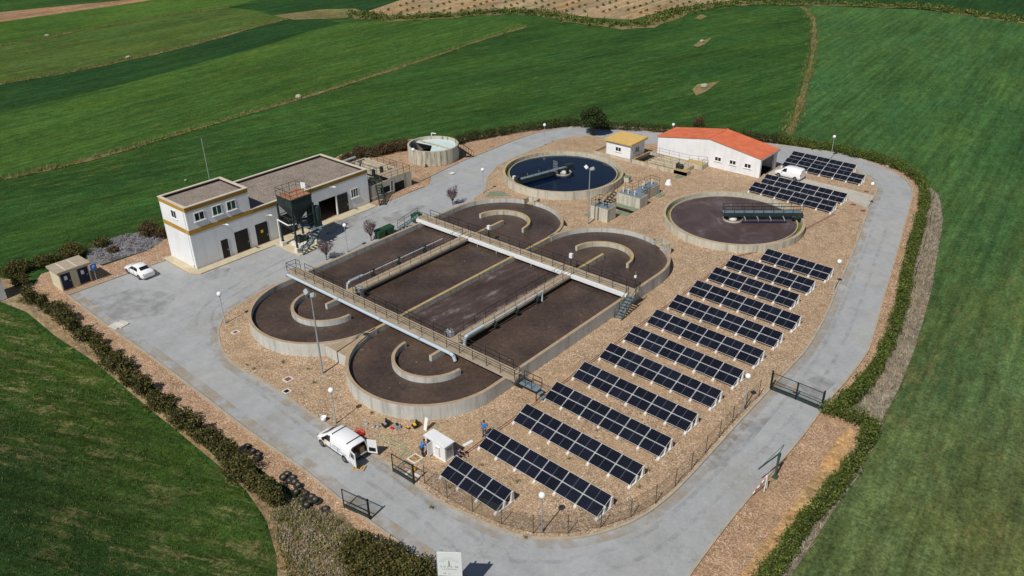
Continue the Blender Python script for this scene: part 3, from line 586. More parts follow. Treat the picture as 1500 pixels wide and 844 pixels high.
obj('duct', MB().box(-17.3, AX-.85, Y2-1.1, Y2-.76, 1.35, 1.72).box(AX-.85, BX-.85, Y2-1.1, Y2-.76, 1.33, 1.70).box(BX-.85, 16.2, Y2-1.1, Y2-.76, 1.35, 1.72), 'whitepipe', pipe)
obj('hanger', MB().tube((-6.2, Y2-1.0, .8), (-6.2, Y2-1.0, 1.4), .06).tube((-3, Y2-1.0, .8), (-3, Y2-1.0, 1.4), .06).tube((2.6, Y2-1.0, .8), (2.6, Y2-1.0, 1.4), .06), 'galv', pipe)
pipe = thing('air_pipe', 'grey elbowed pipe lying along the walkway between the two left lanes', 'pipe')
obj('tube', MB().path([(AX-.95, Y1+1.2, .8), (AX-.95, Y1+1.35, 2.0), (AX-.95, Y1+1.7, 2.3), (AX-.95, Y1+3.6, 2.3)], .16, 8).tube((AX-.95, Y1+3.6, 2.25), (AX-.95, Y2-4, 2.25), .06, 6), 'pipe', pipe)
pipe = thing('air_pipe', 'grey elbowed pipe lying along the walkway between the two right lanes', 'pipe')
obj('tube', MB().path([(BX+.95, Y1+1.3, .8), (BX+.95, Y1+1.45, 1.9), (BX+.95, Y1+1.8, 2.15), (BX+.95, Y1+4.2, 2.15)], .2, 8).tube((BX+.95, Y1+4.2, 2.1), (BX+.95, Y1+14, 2.1), .08, 6).path([(BX+.95, Y1+13.9, 2.1), (BX+.95, Y1+13.9, .8)], .12, 6), 'pipe', pipe)
def mixer(x, y, label):
    t_ = thing('mixer', label, 'pump mixer', (x, y, RH))
    obj('motor', MB().tube((-.3, 0, .55), (.35, 0, .55), .2, 10).box(-.2, .2, -.15, .15, .1, .4), 'galv', t_)
    obj('bracket', MB().box(-.45, -.37, -.25, .25, -.4, .7).box(.37, .45, -.25, .25, -.4, .7).box(-.45, .45, -.25, -.18, .62, .7), 'galv', t_)
    obj('guide_rail', MB().tube((.1, .35, -.7), (.1, .35, .8), .05).tube((-.1, .35, -.7), (-.1, .35, .8), .05), 'galv', t_)
mixer(AX+.95, Y1+1.5, 'grey mixer motor on the left walkway end beside the near footbridge')
mixer(BX-1.0, Y1+1.25, 'grey mixer motor on the right walkway end beside the near footbridge')
for x, y, wh in ((AX+2.4, Y2+.95, 'over the far left rounded lane'), (BX-.9, Y2+1.0, 'over the far right rounded lane')):
    t_ = thing('sensor_box', 'small white sensor box on the far footbridge '+wh, 'sensor box', (x, y, RH+.2))
    obj('post', MB().tube((0, 0, -1), (0, 0, 1.1), .05), 'rail', t_); obj('case', MB().box(-.2, .2, -.16, .16, 1.0, 1.55), 'plastic', t_)
t_ = thing('weather_post', 'thin post with a small white sensor at the right end of the far footbridge', 'sensor post', (16.0, Y2+1.0, RH)); obj('post', MB().tube((0, 0, -.2), (0, 0, 1.7), .035), 'rail', t_); obj('sensor', MB().box(-.14, .1, -.1, .1, 1.5, 1.75).tube((0, 0, 1.7), (0, 0, 2.3), .012, 4), 'plastic', t_)
for y, nm in ((Y1+5.2, 'near end of the left walkway'), (Y1+9.2, 'middle of the left walkway'), (Y1+13.5, 'far end of the left walkway')):
    o = obj('valve', MB().tube((AX-.95, y, .9), (AX-.95, y, 2.4), .07).box(AX-1.2, AX-.72, y-.16, y+.16, 1.55, 1.85).tube((AX-1.1, y, 2.42), (AX-.8, y, 2.42), .14, 8), 'machine')
    tag(o, 'dark green valve on the air line at the '+nm, 'valve')
for y, nm in ((Y1+6, 'near end'), (Y1+9.5, 'middle'), (Y1+13, 'far end')):
    o = obj('valve', MB().tube((BX+.95, y, .8), (BX+.95, y, 2.2), .07).box(BX+.75, BX+1.2, y-.16, y+.16, 1.35, 1.65), 'machine')
    tag(o, 'dark green valve on the right hand walkway pipe, at its '+nm, 'valve')
def stairs(name, label, foot, top_, wd, mat='stairgreen', steps=8, par=None):
    """metal stair from foot to top with stringers, treads and two rails"""
    t_ = thing(name, label, 'stairs', foot); f = Vector((0, 0, 0)); q = Vector(top_)-Vector(foot); h = Vector((q.x, q.y, 0)).normalized(); sd = Vector((-h.y, h.x, 0))*wd/2
    tr_ = MB(); mt = Matrix((h, Vector((-h.y, h.x, 0)), Vector((0, 0, 1)))).transposed()
    for i in range(steps): tr_.obox(f.lerp(q, (i+.7)/steps), (.28, wd, .05), 0, 0, mt)
    obj('tread', tr_, 'steelblue' if mat == 'stairgreen' else mat, t_)
    for sg in (-1, 1):
        obj('stringer', MB().tube(f+sd*sg, q+sd*sg, .07, 4), mat, t_)
        obj('handrail', MB().rail([f+sd*sg, q+sd*sg], 1.0, 1.2, .028, False), 'rail', t_)
    return t_
stairs('metal_stairs', 'grey green metal stairs leaning on the right wall of the big tank', (16.85, 6.7, 0), (16.75, 9.4, RH+.2), .9)
stairs('metal_stairs', 'green metal stairs rising from the yard to the far footbridge', (-19.9, 8.0, RZ), (-18.0, 10.2, RH+.2), .9)
t_ = thing('landing', 'dark steel landing platform at the right end of the near footbridge', 'platform', (17.9, Y1, 0))
obj('platform', MB().box(-.6, 1.5, -.1, .72, 1.05, 1.12), 'steelblue', t_); obj('leg', MB().box(1.4, 1.47, .6, .67, 0, 1.1).box(1.4, 1.47, -.1, -.03, 0, 1.1), 'machine', t_)
obj('railing', MB().rail([(-.6, .7, 1.12), (1.5, .7, 1.12)], 1., 1.).rail([(-.6, -.1, 1.12), (.9, -.1, 1.12)], 1., 1.), 'rail', t_)
obj('ladder_step', MB().box(1.5, 1.8, .0, .6, .75, .8).box(1.8, 2.1, .0, .6, .4, .45), 'steelblue', t_)

# ------------------------------------------------------------------ round clarifiers
def clarifier(cx, cy, R_, h, label, wmat, wl, launder):
    t_ = thing('clarifier_tank', label, 'round tank', (cx, cy, 0))
    obj('wall', MB().ring(0, 0, R_-.38, R_, -.15, h, n=96), 'walli', t_)
    obj('overflow_channel', MB().ring(0, 0, R_-1.05, R_-.9, wl-.4, wl+.16, n=96), 'walli', t_)
    obj('channel_floor', MB().ring(0, 0, R_-.95, R_-.37, wl-.5, wl-.22, n=96), launder, t_)
    struct('water', MB().disc(cx, cy, R_-.95, wl, 96), wmat); return t_
clarifier(-14.33, 37.75, 9.4, 1.2, 'round concrete clarifier holding dark blue clear water', 'clear', .72, 'algae')
clarifier(14.4, 38.2, 9.4, .98, 'round concrete clarifier covered with brown scummy sludge', 'scum', .55, 'algae')
def scraper(cx, cy, a, L_, z, label, style):
    t_ = thing('scraper_bridge', label, 'scraper bridge', (cx, cy, z), a)
    if style:
        obj('deck', MB().box(-1.2, L_, -.5, .5, .42, .5), 'steelblue', t_)
        obj('beam', MB().box(-1.2, L_, -.56, -.49, .05, .55).box(-1.2, L_, .49, .56, .05, .55), 'machine', t_)
        obj('railing', MB().rail([(L_, -.5, .5), (-1.1, -.5, .5), (-1.1, .5, .5), (L_, .5, .5)], 1.0, 1.35, .03), 'rail', t_)
        st_ = MB()
        for x in (1.6, 3.3, 5.0, 6.8): st_.path([(x, -.62, .1), (x+.1, -1.2, -.15), (x+.1, -1.25, -.75)], .06)
        obj('strut', st_, 'galv', t_); obj('scum_blade', MB().box(1.2, 7.2, -1.3, -1.24, -.75, -.35), 'navy', t_)
        obj('drive_unit', MB().box(L_-.9, L_+.1, -.75, .75, -.25, .42).tube((L_-1.5, -.9, .1), (L_-1.0, -.9, .1), .22, 8), 'machine', t_)
        obj('wheel', MB().tube((L_-.3, -.8, -.32), (L_-.3, -.6, -.32), .22, 12), 'rubber', t_)
    else:
        obj('deck', MB().box(-.2, L_, -.42, .42, .12, .2), 'steelblue', t_)
        obj('beam', MB().box(-.2, L_, -.47, -.41, -.2, .24).box(-.2, L_, .41, .47, -.2, .24), 'machine', t_)
        obj('railing', MB().rail([(.5, -.42, .2), (L_, -.42, .2)], .9, 1.5, .024).rail([(-.9, .42, .2), (L_, .42, .2)], .9, 1.5, .024), 'rail', t_)
        st_ = MB()
        for x in (2, 4, 6.2, 8): st_.tube((x, -.5, .0), (x, -1.5, -.5), .04).tube((x, -1.5, -.6), (x, -1.5, .2), .04)
        obj('scum_arm', st_, 'galv', t_)
        cf = MB()
        for i in range(5): cf.box(2.7, 2.74, .5+.24*i, .54+.24*i, .3, 2.0).box(2.7, 2.74, .5, 1.5, .3+.42*i, .34+.42*i)
        obj('control_frame', cf, 'galv', t_)
        obj('drive_unit', MB().box(-1.5, -.2, -.5, .5, .0, .5).box(L_-.5, L_+.2, -.35, .35, .2, .6), 'machine', t_)
        obj('end_box', MB().box(L_-.35, L_+.05, -.95, -.6, .1, .6), 'plastic', t_)
    return t_
scraper(-14.5, 38.5, math.atan2(-8.9, -2.2), 9.4, 1.25, 'slim grey scraper bridge with rails reaching over the dark blue water', 0)
scraper(14.2, 38.0, math.atan2(6.0, 7.4), 9.4, 1.15, 'dark green scraper bridge with rails standing over the brown clarifier', 1)
def inlet(cx, cy, r_, z, label):
    t_ = thing('inlet_well', label, 'inlet well', (cx, cy, z)); obj('skirt', MB().ring(0, 0, r_-.08, r_, -.4, .22, n=36), 'walli', t_)
    obj('column', MB().lathe([(.55, -.4), (.55, .25), (.3, .42), (0, .45)], n=20), 'concpost', t_)
inlet(-14.33, 37.75, 1.35, .72, 'round inlet well in the middle of the blue water'); inlet(14.4, 38.2, 1.35, .55, 'round inlet well in the middle of the brown clarifier')

# ------------------------------------------------------------------ thickener
t_ = thing('thickener_tank', 'tall streaked round concrete tank with a pale half cover', 'round tank', (-37.0, 31.8, RZ))
obj('wall', MB().ring(0, 0, 3.98, 4.28, 0, 2.5, n=80), 'thick', t_)
ra = 3.985; cv = MB()
ps = [(ra*math.cos(R(-54+i*4)), ra*math.sin(R(-54+i*4))) for i in range(0, 60)]
cv.prism(ps+[(-.6, .3), (.2, -.6)], 1.92, 2.0)
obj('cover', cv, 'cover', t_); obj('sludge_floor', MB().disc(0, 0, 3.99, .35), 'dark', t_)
obj('beam', MB().box(-3.9, 3.9, .35, .6, 2.02, 2.2), 'lichen', t_)
obj('outlet_pipe', MB().path([(-3.4, 3.0, 2.3), (-3.4, 3.0, 2.9), (-2.6, 3.3, 2.9)], .09), 'whitepipe', t_)
stairs('metal_stairs', 'steep dark metal stairs on the right of the round streaked tank', (-32.4, 36.4, RZ), (-33.2, 33.6, 2.3), .8, 'machine', 9)

# ------------------------------------------------------------------ buildings
FX = Matrix(((0, 1, 0), (1, 0, 0), (0, 0, 1)))
def window(par, axis, at, a, z, wd, h, pane='glass', bars=1):
    """axis 'x': the wall faces +x at x=at and a runs along y; axis 'y': the wall faces -y at y=at and a runs along x"""
    s_ = 1 if axis == 'x' else -1
    def bx(mb, a0, a1, d0, d1, z0, z1):
        lo, hi = sorted((at+s_*d0, at+s_*d1))
        if axis == 'x': mb.box(lo, hi, a0, a1, z0, z1)
        else: mb.box(a0, a1, lo, hi, z0, z1)
    f = MB(); a0, a1, z0, z1 = a-wd/2, a+wd/2, z-h/2, z+h/2
    bx(f, a0, a1, -.02, .05, z0, z0+.09); bx(f, a0, a1, -.02, .05, z1-.09, z1)
    bx(f, a0, a0+.09, -.02, .048, z0+.09, z1-.09); bx(f, a1-.09, a1, -.02, .048, z0+.09, z1-.09)
    for i in range(bars): c_ = a0+(a1-a0)*(i+1)/(bars+1); bx(f, c_-.045, c_+.045, -.02, .044, z0+.09, z1-.09)
    o = obj('window', f, 'frame', par); q = MB(); bx(q, a0+.05, a1-.05, -.01, .02, z0+.05, z1-.05); obj('pane', q, pane, o)
    sl_ = MB(); bx(sl_, a0-.12, a1+.12, -.02, .14, z0-.08, z0-.003); obj('sill', sl_, 'white', o)
    return o
def door(par, axis, at, a0, a1, z0, z1, mat='door', proud=.04):
    s_ = 1 if axis == 'x' else -1; lo, hi = sorted((at-s_*.02, at+s_*proud)); q = MB()
    q.box(lo, hi, a0, a1, z0, z1) if axis == 'x' else q.box(a0, a1, lo, hi, z0, z1)
    o = obj('door', q, mat, par); hb = MB(); c_ = Vector((at+s_*(proud+.03), a1-.18, z0+1.0)) if axis == 'x' else Vector((a1-.18, at+s_*(proud+.03), z0+1.0))
    hb.obox(c_, (.07, .07, .16)); obj('handle', hb, 'galv', o); return o
BXF = -30.2
bd = thing('treatment_building', 'white two storey block with a long low wing, ochre bands and gravel roofs', 'building', (0, 0, RZ))
tw = MB().box(-36.3, BXF, -16, -7.4, 0, 7.6)
obj('tower_wall', tw, 'white', bd)
wing = MB().box(-30.45, BXF, -7.4, 3.0, 0, 4.6).box(-30.45, BXF, 6.0, 11.9, 0, 4.6).box(-30.45, BXF, 3.0, 6.0, 2.95, 4.6).box(-40.8, -40.5, -7.4, 11.9, 0, 4.6).box(-40.5, -30.45, 11.6, 11.9, 0, 4.6).box(-40.5, -36.3, -7.4, -7.1, 0, 4.6)
obj('wing_wall', wing, 'white', bd)
def parapet(x0, x1, y0, y1, z, name_, roofmat='roofgravel'):
    e = .24; zb, zt = z-.62, z
    obj(name_+'_band', MB().box(x1, x1+.03, y0-.03, y1+.03, zb, zt-.1).box(x0-.03, x1, y0-.03, y0, zb, zt-.1).box(x0-.03, x1, y1, y1+.03, zb, zt-.1).box(x0-.03, x0, y0, y1, zb, zt-.1), 'ochre', bd)
    obj(name_+'_parapet', MB().box(x1-e, x1, y0, y1, zb, zt-.1).box(x0, x0+e, y0, y1, zb, zt-.1).box(x0+e, x1-e, y0, y0+e, zb, zt-.1).box(x0+e, x1-e, y1-e, y1, zb, zt-.1), 'parapet_shade', bd)
    obj(name_+'_coping', MB().box(x1-e-.05, x1+.09, y0-.09, y1+.09, zt-.1, zt).box(x0-.09, x0+e+.05, y0-.09, y1+.09, zt-.1, zt).box(x0+e+.05, x1-e-.05, y0-.09, y0+e+.05, zt-.1, zt).box(x0+e+.05, x1-e-.05, y1-e-.05, y1+.09, zt-.1, zt), 'coping', bd)
    obj(name_+'_roof', MB().box(x0+e, x1-e, y0+e, y1-e, zb-.2, zb+.2), roofmat, bd)
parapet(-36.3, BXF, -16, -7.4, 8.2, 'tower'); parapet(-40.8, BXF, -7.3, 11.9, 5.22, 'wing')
obj('tower_band', MB().box(BXF, BXF+.03, -16.03, -7.4, 4.62, 5.2).box(-36.33, BXF, -16.03, -16, 4.62, 5.2), 'ochre', bd)
window(bd, 'x', BXF, -14.3, 6.6, 1.35, 1.1); window(bd, 'x', BXF, -11.9, 6.6, 1.3, 1.25, 'greenshade'); window(bd, 'x', BXF, -9.9, 6.6, 1.3, 1.25, 'greenshade')
window(bd, 'y', -16, -33.1, 6.65, 1.2, 1.1); window(bd, 'x', BXF, 9.3, 2.35, 1.35, 1.35, 'glass', 2)
door(bd, 'x', BXF, -12.25, -11.3, .1, 2.55); door(bd, 'x', BXF, -10.25, -8.32, .1, 2.95); door(bd, 'x', BXF, -7.2, -5.4, .1, 2.95); door(bd, 'x', BXF, -3.55, -.9, .1, 2.95)
obj('reveal', MB().box(BXF, BXF+.05, -11.28, -11.2, .1, 2.6), 'frame', bd)
lf = door(bd, 'x', BXF, 6.15, 7.95, .1, 2.9, 'door', .12); gl = MB()
for k in range(3): gl.box(BXF+.122, BXF+.128, 6.15+.6*k, 6.19+.6*k, .1, 2.9)
for k in range(5): gl.box(BXF+.122, BXF+.126, 6.15, 7.95, .15+.65*k, .19+.65*k)
obj('lattice', gl, 'railgrey', lf)
pl_ = obj('door_plate', MB().box(BXF+.042, BXF+.05, -6.5, -6.15, 1.6, 2.0), 'yellow', bd)
for y, z in ((-11.45, 4.5), (-5.24, 3.7), (5.2, 4.45)):
    o = obj('wall_lamp', MB().tube((BXF, y, z), (BXF+.9, y, z+.25), .035).tube((BXF+.7, y, z+.22), (BXF+1.35, y, z+.32), .11, 8), 'plastic', bd)
obj('downpipe', MB().box(BXF-.45, BXF-.37, -16.08, -16.003, .3, 7.5).box(BXF-.55, BXF-.3, -16.2, -16.003, .1, .6), 'plastic', bd)
obj('roof_kerb', MB().box(-36.9, -36.3, -7.28, -4.6, 4.75, 4.98), 'coping', bd)
ant = obj('antenna_mast', MB().tube((-37.2, -8.4, RZ), (-37.2, -8.4, 13.4), .05, 5).tube((-37.2, -8.4, 12.2), (-37.2, -7.4, 12.0), .015, 4), 'galv'); tag(ant, 'tall thin antenna mast behind the two storey block', 'antenna')

# sludge hopper on its steel frame
hp = thing('sludge_hopper', 'dark green steel sludge hopper on tall legs with a rusty top and railing', 'hopper', (-26.15, -3.4, RZ))
hb = MB(); a, b_, zt, zb = 1.55, 1.55, 7.1, 5.85
hb.box(-a, a, -b_, b_, zb, zt-.06)
c0 = [(-a, -b_, zb), (a, -b_, zb), (a, b_, zb), (-a, b_, zb)]; c1 = [(-.35, -.35, 3.7), (.35, -.35, 3.7), (.35, .35, 3.7), (-.35, .35, 3.7)]
hb.add(c0+c1, [(i, 4+i, 4+(i+1) % 4, (i+1) % 4) for i in range(4)]+[(4, 7, 6, 5)]); hb.box(-a-.06, a+.06, -b_-.06, b_+.06, zt-.16, zt-.03).box(-.02, .06, -b_-.05, -b_, zb, zt-.16)
obj('bin', hb, 'machine', hp); obj('top_plate', MB().box(-a+.02, a-.02, -b_+.02, b_-.02, zt-.06, zt), 'rust', hp)
obj('railing', MB().rail([(-a, -b_, zt), (a, -b_, zt), (a, b_, zt), (-a, b_, zt), (-a, -b_, zt)], 1.0, 1.1, .028), 'rail', hp)
obj('white_board', MB().obox((.2, 1.45, zt+.75), (.75, .05, .85), .3), 'plastic', hp)
for sx_ in (-1, 1):
    for sy_ in (-1, 1):
        obj('leg', MB().box(sx_*1.55-.1, sx_*1.55+.1, sy_*1.6-.1, sy_*1.6+.1, .5, zb), 'machine', hp)
        obj('footing', MB().box(sx_*1.55-.32, sx_*1.55+.32, sy_*1.6-.32, sy_*1.6+.32, -.05, .6), 'concpost', hp)
br = MB()
for z in (3.1, 4.4): br.tube((-1.5, -1.6, z), (1.5, -1.6, z), .05).tube((1.55, -1.5, z), (1.55, 1.5, z), .05).tube((-1.55, -1.5, z), (-1.55, 1.5, z), .05)
br.tube((-1.5, -1.6, 3.1), (0, -1.6, 4.4), .04).tube((1.5, -1.6, 3.1), (0, -1.6, 4.4), .04).tube((1.55, -1.5, 3.1), (1.55, 0, 4.4), .04).tube((1.55, 1.5, 3.1), (1.55, 0, 4.4), .04)
obj('brace', br, 'machine', hp)
obj('platform', MB().box(-1.3, 2.2, .6, 2.6, 2.35, 2.43), 'steelblue', hp); obj('outlet', MB().box(-.4, .4, -.4, .4, 3.1, 3.7).tube((0, .3, 3.4), (.3, 2.0, 3.3), .18, 8), 'machine', hp)
obj('screw_tube', MB().tube((.2, 1.9, 2.4), (.2, 1.9, 5.6), .42, 12).ball((.2, 1.9, 5.6), (.42, .42, .3)), 'machine', hp)
obj('screw_tube', MB().tube((1.35, 2.2, 2.4), (1.35, 2.2, 5.0), .48, 12).ball((1.35, 2.2, 5.0), (.48, .48, .2)), 'machine', hp)
obj('pump', MB().box(-.6, .5, -.5, .5, .5, 1.2).tube((-.2, .6, .9), (.9, .6, .9), .3, 10), 'machine', hp); obj('plinth', MB().box(-.9, 1.2, -.9, 1.2, -.05, .5), 'concpost', hp)
o = obj('drain_pipe', MB().path([(-27.9, -5.2, .1), (-27.9, -5.2, 3.6), (-25.6, -5.2, 3.4), (-25.2, -4.2, 3.4)], .09, 8), 'whitepipe'); tag(o, 'white bent drain pipe in front of the dark green hopper', 'pipe')
stairs('metal_stairs', 'grey metal stairs leading up under the dark green hopper', (-23.7, -5.2, RZ), (-23.9, -1.6, 2.35), .85, 'stairgreen', 9)

# pre-treatment channels at the end of the wing
pt = thing('screening_channel', 'stained concrete screening channels with rails beyond the low wing', 'treatment channel', (0, 0, RZ))
sh = MB().box(-30.6, -30.3, 12.5, 20.4, 0, 2.35).box(-41, -30.6, 12.5, 12.8, 0, 2.3).box(-41, -30.6, 20.1, 20.4, 0, 2.3).box(-41, -40.7, 12.8, 20.1, 0, 2.3).box(-33.6, -33.3, 12.8, 20.1, 0, 2.29)
obj('shell', sh, 'thick', pt)
dv = MB()
for y in (14.6, 16.4, 18.3): dv.box(-40.7, -33.6, y-.12, y+.12, 0, 2.27)
obj('channel_divider', dv, 'lichen', pt); obj('channel_floor', MB().box(-40.7, -33.6, 12.8, 20.1, .9, 1.3), 'sludge', pt)
obj('walkway', MB().box(-33.3, -30.3, 16.3, 20.1, 2.36, 2.44), 'deck', pt); obj('walkway', MB().box(-33.3, -30.6, 12.8, 13.3, 2.31, 2.36), 'deck', pt)
obj('beam', MB().box(-33.2, -30.7, 14.6, 14.8, 2.3, 2.5), 'machine', pt); obj('beam', MB().box(-38, -33.4, 15.3, 15.5, 2.3, 2.5), 'machine', pt); obj('trough', MB().box(-40, -34, 19.0, 19.9, 2.0, 2.36), 'walli', pt); obj('valve_gate', MB().box(-33.7, -33.2, 17.2, 17.5, 2.2, 3.3), 'machine', pt); obj('valve_gate', MB().box(-33.7, -33.2, 15.6, 15.9, 2.2, 3.3), 'machine', pt)
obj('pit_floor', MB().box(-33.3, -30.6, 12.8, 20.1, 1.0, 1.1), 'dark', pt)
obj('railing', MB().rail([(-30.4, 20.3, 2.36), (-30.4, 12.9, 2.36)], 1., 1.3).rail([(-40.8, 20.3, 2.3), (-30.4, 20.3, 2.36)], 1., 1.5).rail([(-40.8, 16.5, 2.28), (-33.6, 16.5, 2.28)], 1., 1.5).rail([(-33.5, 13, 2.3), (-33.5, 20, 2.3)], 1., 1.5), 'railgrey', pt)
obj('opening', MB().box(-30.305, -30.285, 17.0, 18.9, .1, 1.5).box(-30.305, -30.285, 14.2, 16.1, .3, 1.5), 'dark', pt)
obj('pipework', MB().path([(-30.1, 12.3, .55), (-30.1, 16.6, .55), (-30.1, 16.6, 2.2), (-30.1, 16.0, 2.2), (-30.1, 16.0, .6)], .09, 8), 'galv', pt)
o = thing('screen_machine', 'dark green and grey screening machine behind the low wing roof', 'machine', (-40.2, 13.8, 2.2))
obj('motor_box', MB().box(-.9, .9, -.9, .7, 0, 1.5).box(-.5, .5, -1.4, -.9, .6, 1.9), 'machine', o); obj('conveyor', MB().tube((.2, -.6, .9), (.9, 3.4, 1.3), .2, 8).box(-.2, 2.4, 1.0, 1.5, .3, .6), 'galv', o); obj('hood', MB().ball((-.3, -.4, 1.6), (.6, .5, .5)), 'plastic', o)
stairs('metal_stairs', 'dark metal stairs against the stained channel wall by the wing', (-27.9, 12.4, RZ), (-29.9, 13.6, 2.3), .9, 'machine', 8)
def shed_globe(): pass

# small beige hut with two navy doors
hut = thing('switch_house', 'small beige block hut with two navy doors and a flat slab roof', 'hut', (0, 0, RZ))
obj('wall', MB().box(-39.9, -37.3, -29.2, -25.75, 0, 2.3), 'cream', hut); obj('roof', MB().box(-40.1, -37.0, -29.4, -25.5, 2.3, 2.55), 'beige', hut)
obj('roof_strip', MB().box(-39.9, -37.2, -28.4, -28.25, 2.553, 2.57).box(-39.9, -37.2, -27.1, -26.95, 2.553, 2.57), 'coping', hut)
for y0, y1 in ((-29.05, -27.95), (-27.1, -25.9)):
    d_ = door(hut, 'x', -37.3, y0, y1, .1, 2.1, 'navy'); obj('notice', MB().box(-37.255, -37.245, y0+.35, y0+.7, 1.3, 1.8), 'plastic', d_)
# yellow-roofed hut
hut = thing('pump_house', 'small white hut with an ochre flat roof beside the blue clarifier', 'hut')
obj('wall', MB().box(-14.9, -10.15, 50.45, 54.75, -.05, 2.75), 'white', hut)
obj('roof', MB().add([(-15.2, 50.1, 2.75), (-9.8, 50.1, 2.75), (-9.8, 55.1, 2.75), (-15.2, 55.1, 2.75), (-15.2, 50.1, 2.98), (-9.8, 50.1, 2.98), (-9.8, 55.1, 3.12), (-15.2, 55.1, 3.12)], [(3, 2, 1, 0), (4, 5, 6, 7), (0, 1, 5, 4), (1, 2, 6, 5), (2, 3, 7, 6), (3, 0, 4, 7)]), 'ochre_roof', hut)
window(hut, 'y', 50.45, -12.5, 1.65, 1.15, .8); window(hut, 'x', -10.15, 52.45, 1.65, 1.25, .95)
obj('door', MB().box(-14.99, -14.9, 52.6, 53.7, 0, 2.2), 'door', hut); obj('plinth', MB().box(-17.4, -9.9, 50.25, 50.43, -.05, .45).box(-17.4, -17.2, 50.43, 54.4, -.05, .45), 'lichen', hut)
# red-roofed shed
hs = thing('workshop', 'white gabled workshop with an orange tiled roof and three small windows', 'building')
x0, x1, y0, y1, xr = -8.7, 9.6, 56.5, 62.5, .6
gp = [(x0, 0), (x1, 0), (x1, 3.05), (xr, 4.5), (x0, 3.05)]
def gable(y, th): return MB().add([(x, y, z) for x, z in gp]+[(x, y+th, z) for x, z in gp], [(0, 1, 2, 3, 4), (9, 8, 7, 6, 5)]+[(i, 5+i, 5+(i+1) % 5, (i+1) % 5) for i in range(5)])
wl = gable(y0, .25); g2 = gable(y1-.25, .25); wl.add(g2.v, g2.f); wl.box(x0, x0+.25, y0+.25, y1-.25, 0, 3.0).box(x1-.25, x1, y0+.25, y0+.45, 0, 3.0).box(x1-.25, x1, y1-.9, y1-.25, 0, 3.0).box(x1-.25, x1, y0+.45, y1-.9, 2.85, 3.0)
obj('wall', wl, 'white', hs)
def slope(xa, za, xb, zb):
    return MB().add([(xa, y0-.15, za), (xb, y0-.15, zb), (xb, y1+.15, zb), (xa, y1+.15, za), (xa, y0-.15, za+.14), (xb, y0-.15, zb+.14), (xb, y1+.15, zb+.14), (xa, y1+.15, za+.14)], [(3, 2, 1, 0), (4, 5, 6, 7), (0, 1, 5, 4), (1, 2, 6, 5), (2, 3, 7, 6), (3, 0, 4, 7)])
obj('roof', slope(x0-.2, 3.03, xr, 4.52), 'tile', hs); obj('roof', slope(xr, 4.52, x1+.25, 3.03), 'tile', hs)
obj('ridge', MB().tube((xr, y0-.16, 4.64), (xr, y1+.16, 4.64), .12, 8), 'tile', hs); obj('gutter', MB().box(x1+.25, x1+.4, y0-.15, y1+.15, 2.98, 3.1), 'galv', hs)
for a in (2.45, 5.0, 7.55): window(hs, 'y', y0, a, 1.55, 1.15, .75)
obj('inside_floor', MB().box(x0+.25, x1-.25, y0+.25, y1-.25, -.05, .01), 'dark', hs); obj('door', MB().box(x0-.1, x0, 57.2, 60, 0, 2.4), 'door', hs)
# white tower at the far left edge
o = thing('white_kiosk', 'narrow white kiosk with a reddish roof at the left edge', 'kiosk', (-41.9, -35.0, RZ))
obj('wall', MB().box(-1.2, 1.15, -1.2, .9, 0, 3.1), 'white', o); obj('roof', MB().box(-1.3, 1.25, -1.3, 1.0, 3.1, 3.3), 'tile', o)
# parking sign
o = thing('parking_sign', 'blue parking sign on a post beside the beige hut', 'sign', (-36.95, -25.35, RZ))
obj('post', MB().tube((0, 0, 0), (0, 0, 2.3), .04), 'galv', o); pb = obj('plate', MB().box(.04, .07, -.38, .38, 1.5, 2.25), 'blue', o)
def text(s_, size, mat, par, loc, rot, name='lettering'):
    cu = bpy.data.curves.new(name, 'FONT'); cu.body = s_; cu.size = size; cu.align_x = 'CENTER'; cu.align_y = 'CENTER'; cu.extrude = .004
    tmp = bpy.data.objects.new(name, cu); C.objects.link(tmp); dg = bpy.context.evaluated_depsgraph_get()
    me = bpy.data.meshes.new_from_object(tmp.evaluated_get(dg)); bpy.data.objects.remove(tmp); me.materials.clear(); me.materials.append(M[mat])
    return link(name, me, par, loc, rot)
text('P', .6, 'plastic', pb, (.075, 0, 1.87), (R(90), 0, R(90)))

# filter basin beside the workshop
bs = thing('filter_basin', 'low concrete filter basin of narrow channels with thin rails beside the workshop', 'basin')
sb = MB().box(-9.6, .4, 50.2, 50.45, -.05, .6).box(-9.6, -2, 55.2, 55.45, -.05, .62).box(-9.6, -9.35, 50.45, 55.2, -.05, .6).box(-.6, -.35, 50.45, 54, -.05, .6).box(-2.2, 1.0, 54.2, 56.1, -.05, .7).box(-1.8, .4, 50.2, 51.6, -.05, .58)
obj('wall', sb, 'lichen', bs); dv = MB()
for y in (51.4, 52.4, 53.4, 54.3): dv.box(-7.4, -.6, y-.09, y+.09, -.05, .57)
dv.box(-7.5, -7.3, 50.45, 55.2, -.05, .57)
obj('channel_divider', dv, 'lichen', bs); obj('channel_floor', MB().box(-7.3, -.6, 50.45, 55.2, -.05, .2), 'pavement', bs)
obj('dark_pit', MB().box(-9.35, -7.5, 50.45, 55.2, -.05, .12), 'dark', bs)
obj('railing', MB().rail([(-9.5, 52.0, .6), (-9.5, 50.3, .6)], .95, 1.3, .022).rail([(-6.7, 50.3, .6), (-2.2, 50.3, .6)], .95, 1.6, .022).rail([(-9.4, 55.3, .62), (-2, 55.3, .62), (.9, 56.0, .7), (.9, 54.3, .7)], .95, 1.7, .022).rail([(-7.4, 53, .6), (-.6, 52.6, .6)], .9, 1.7, .022), 'railgrey', bs)
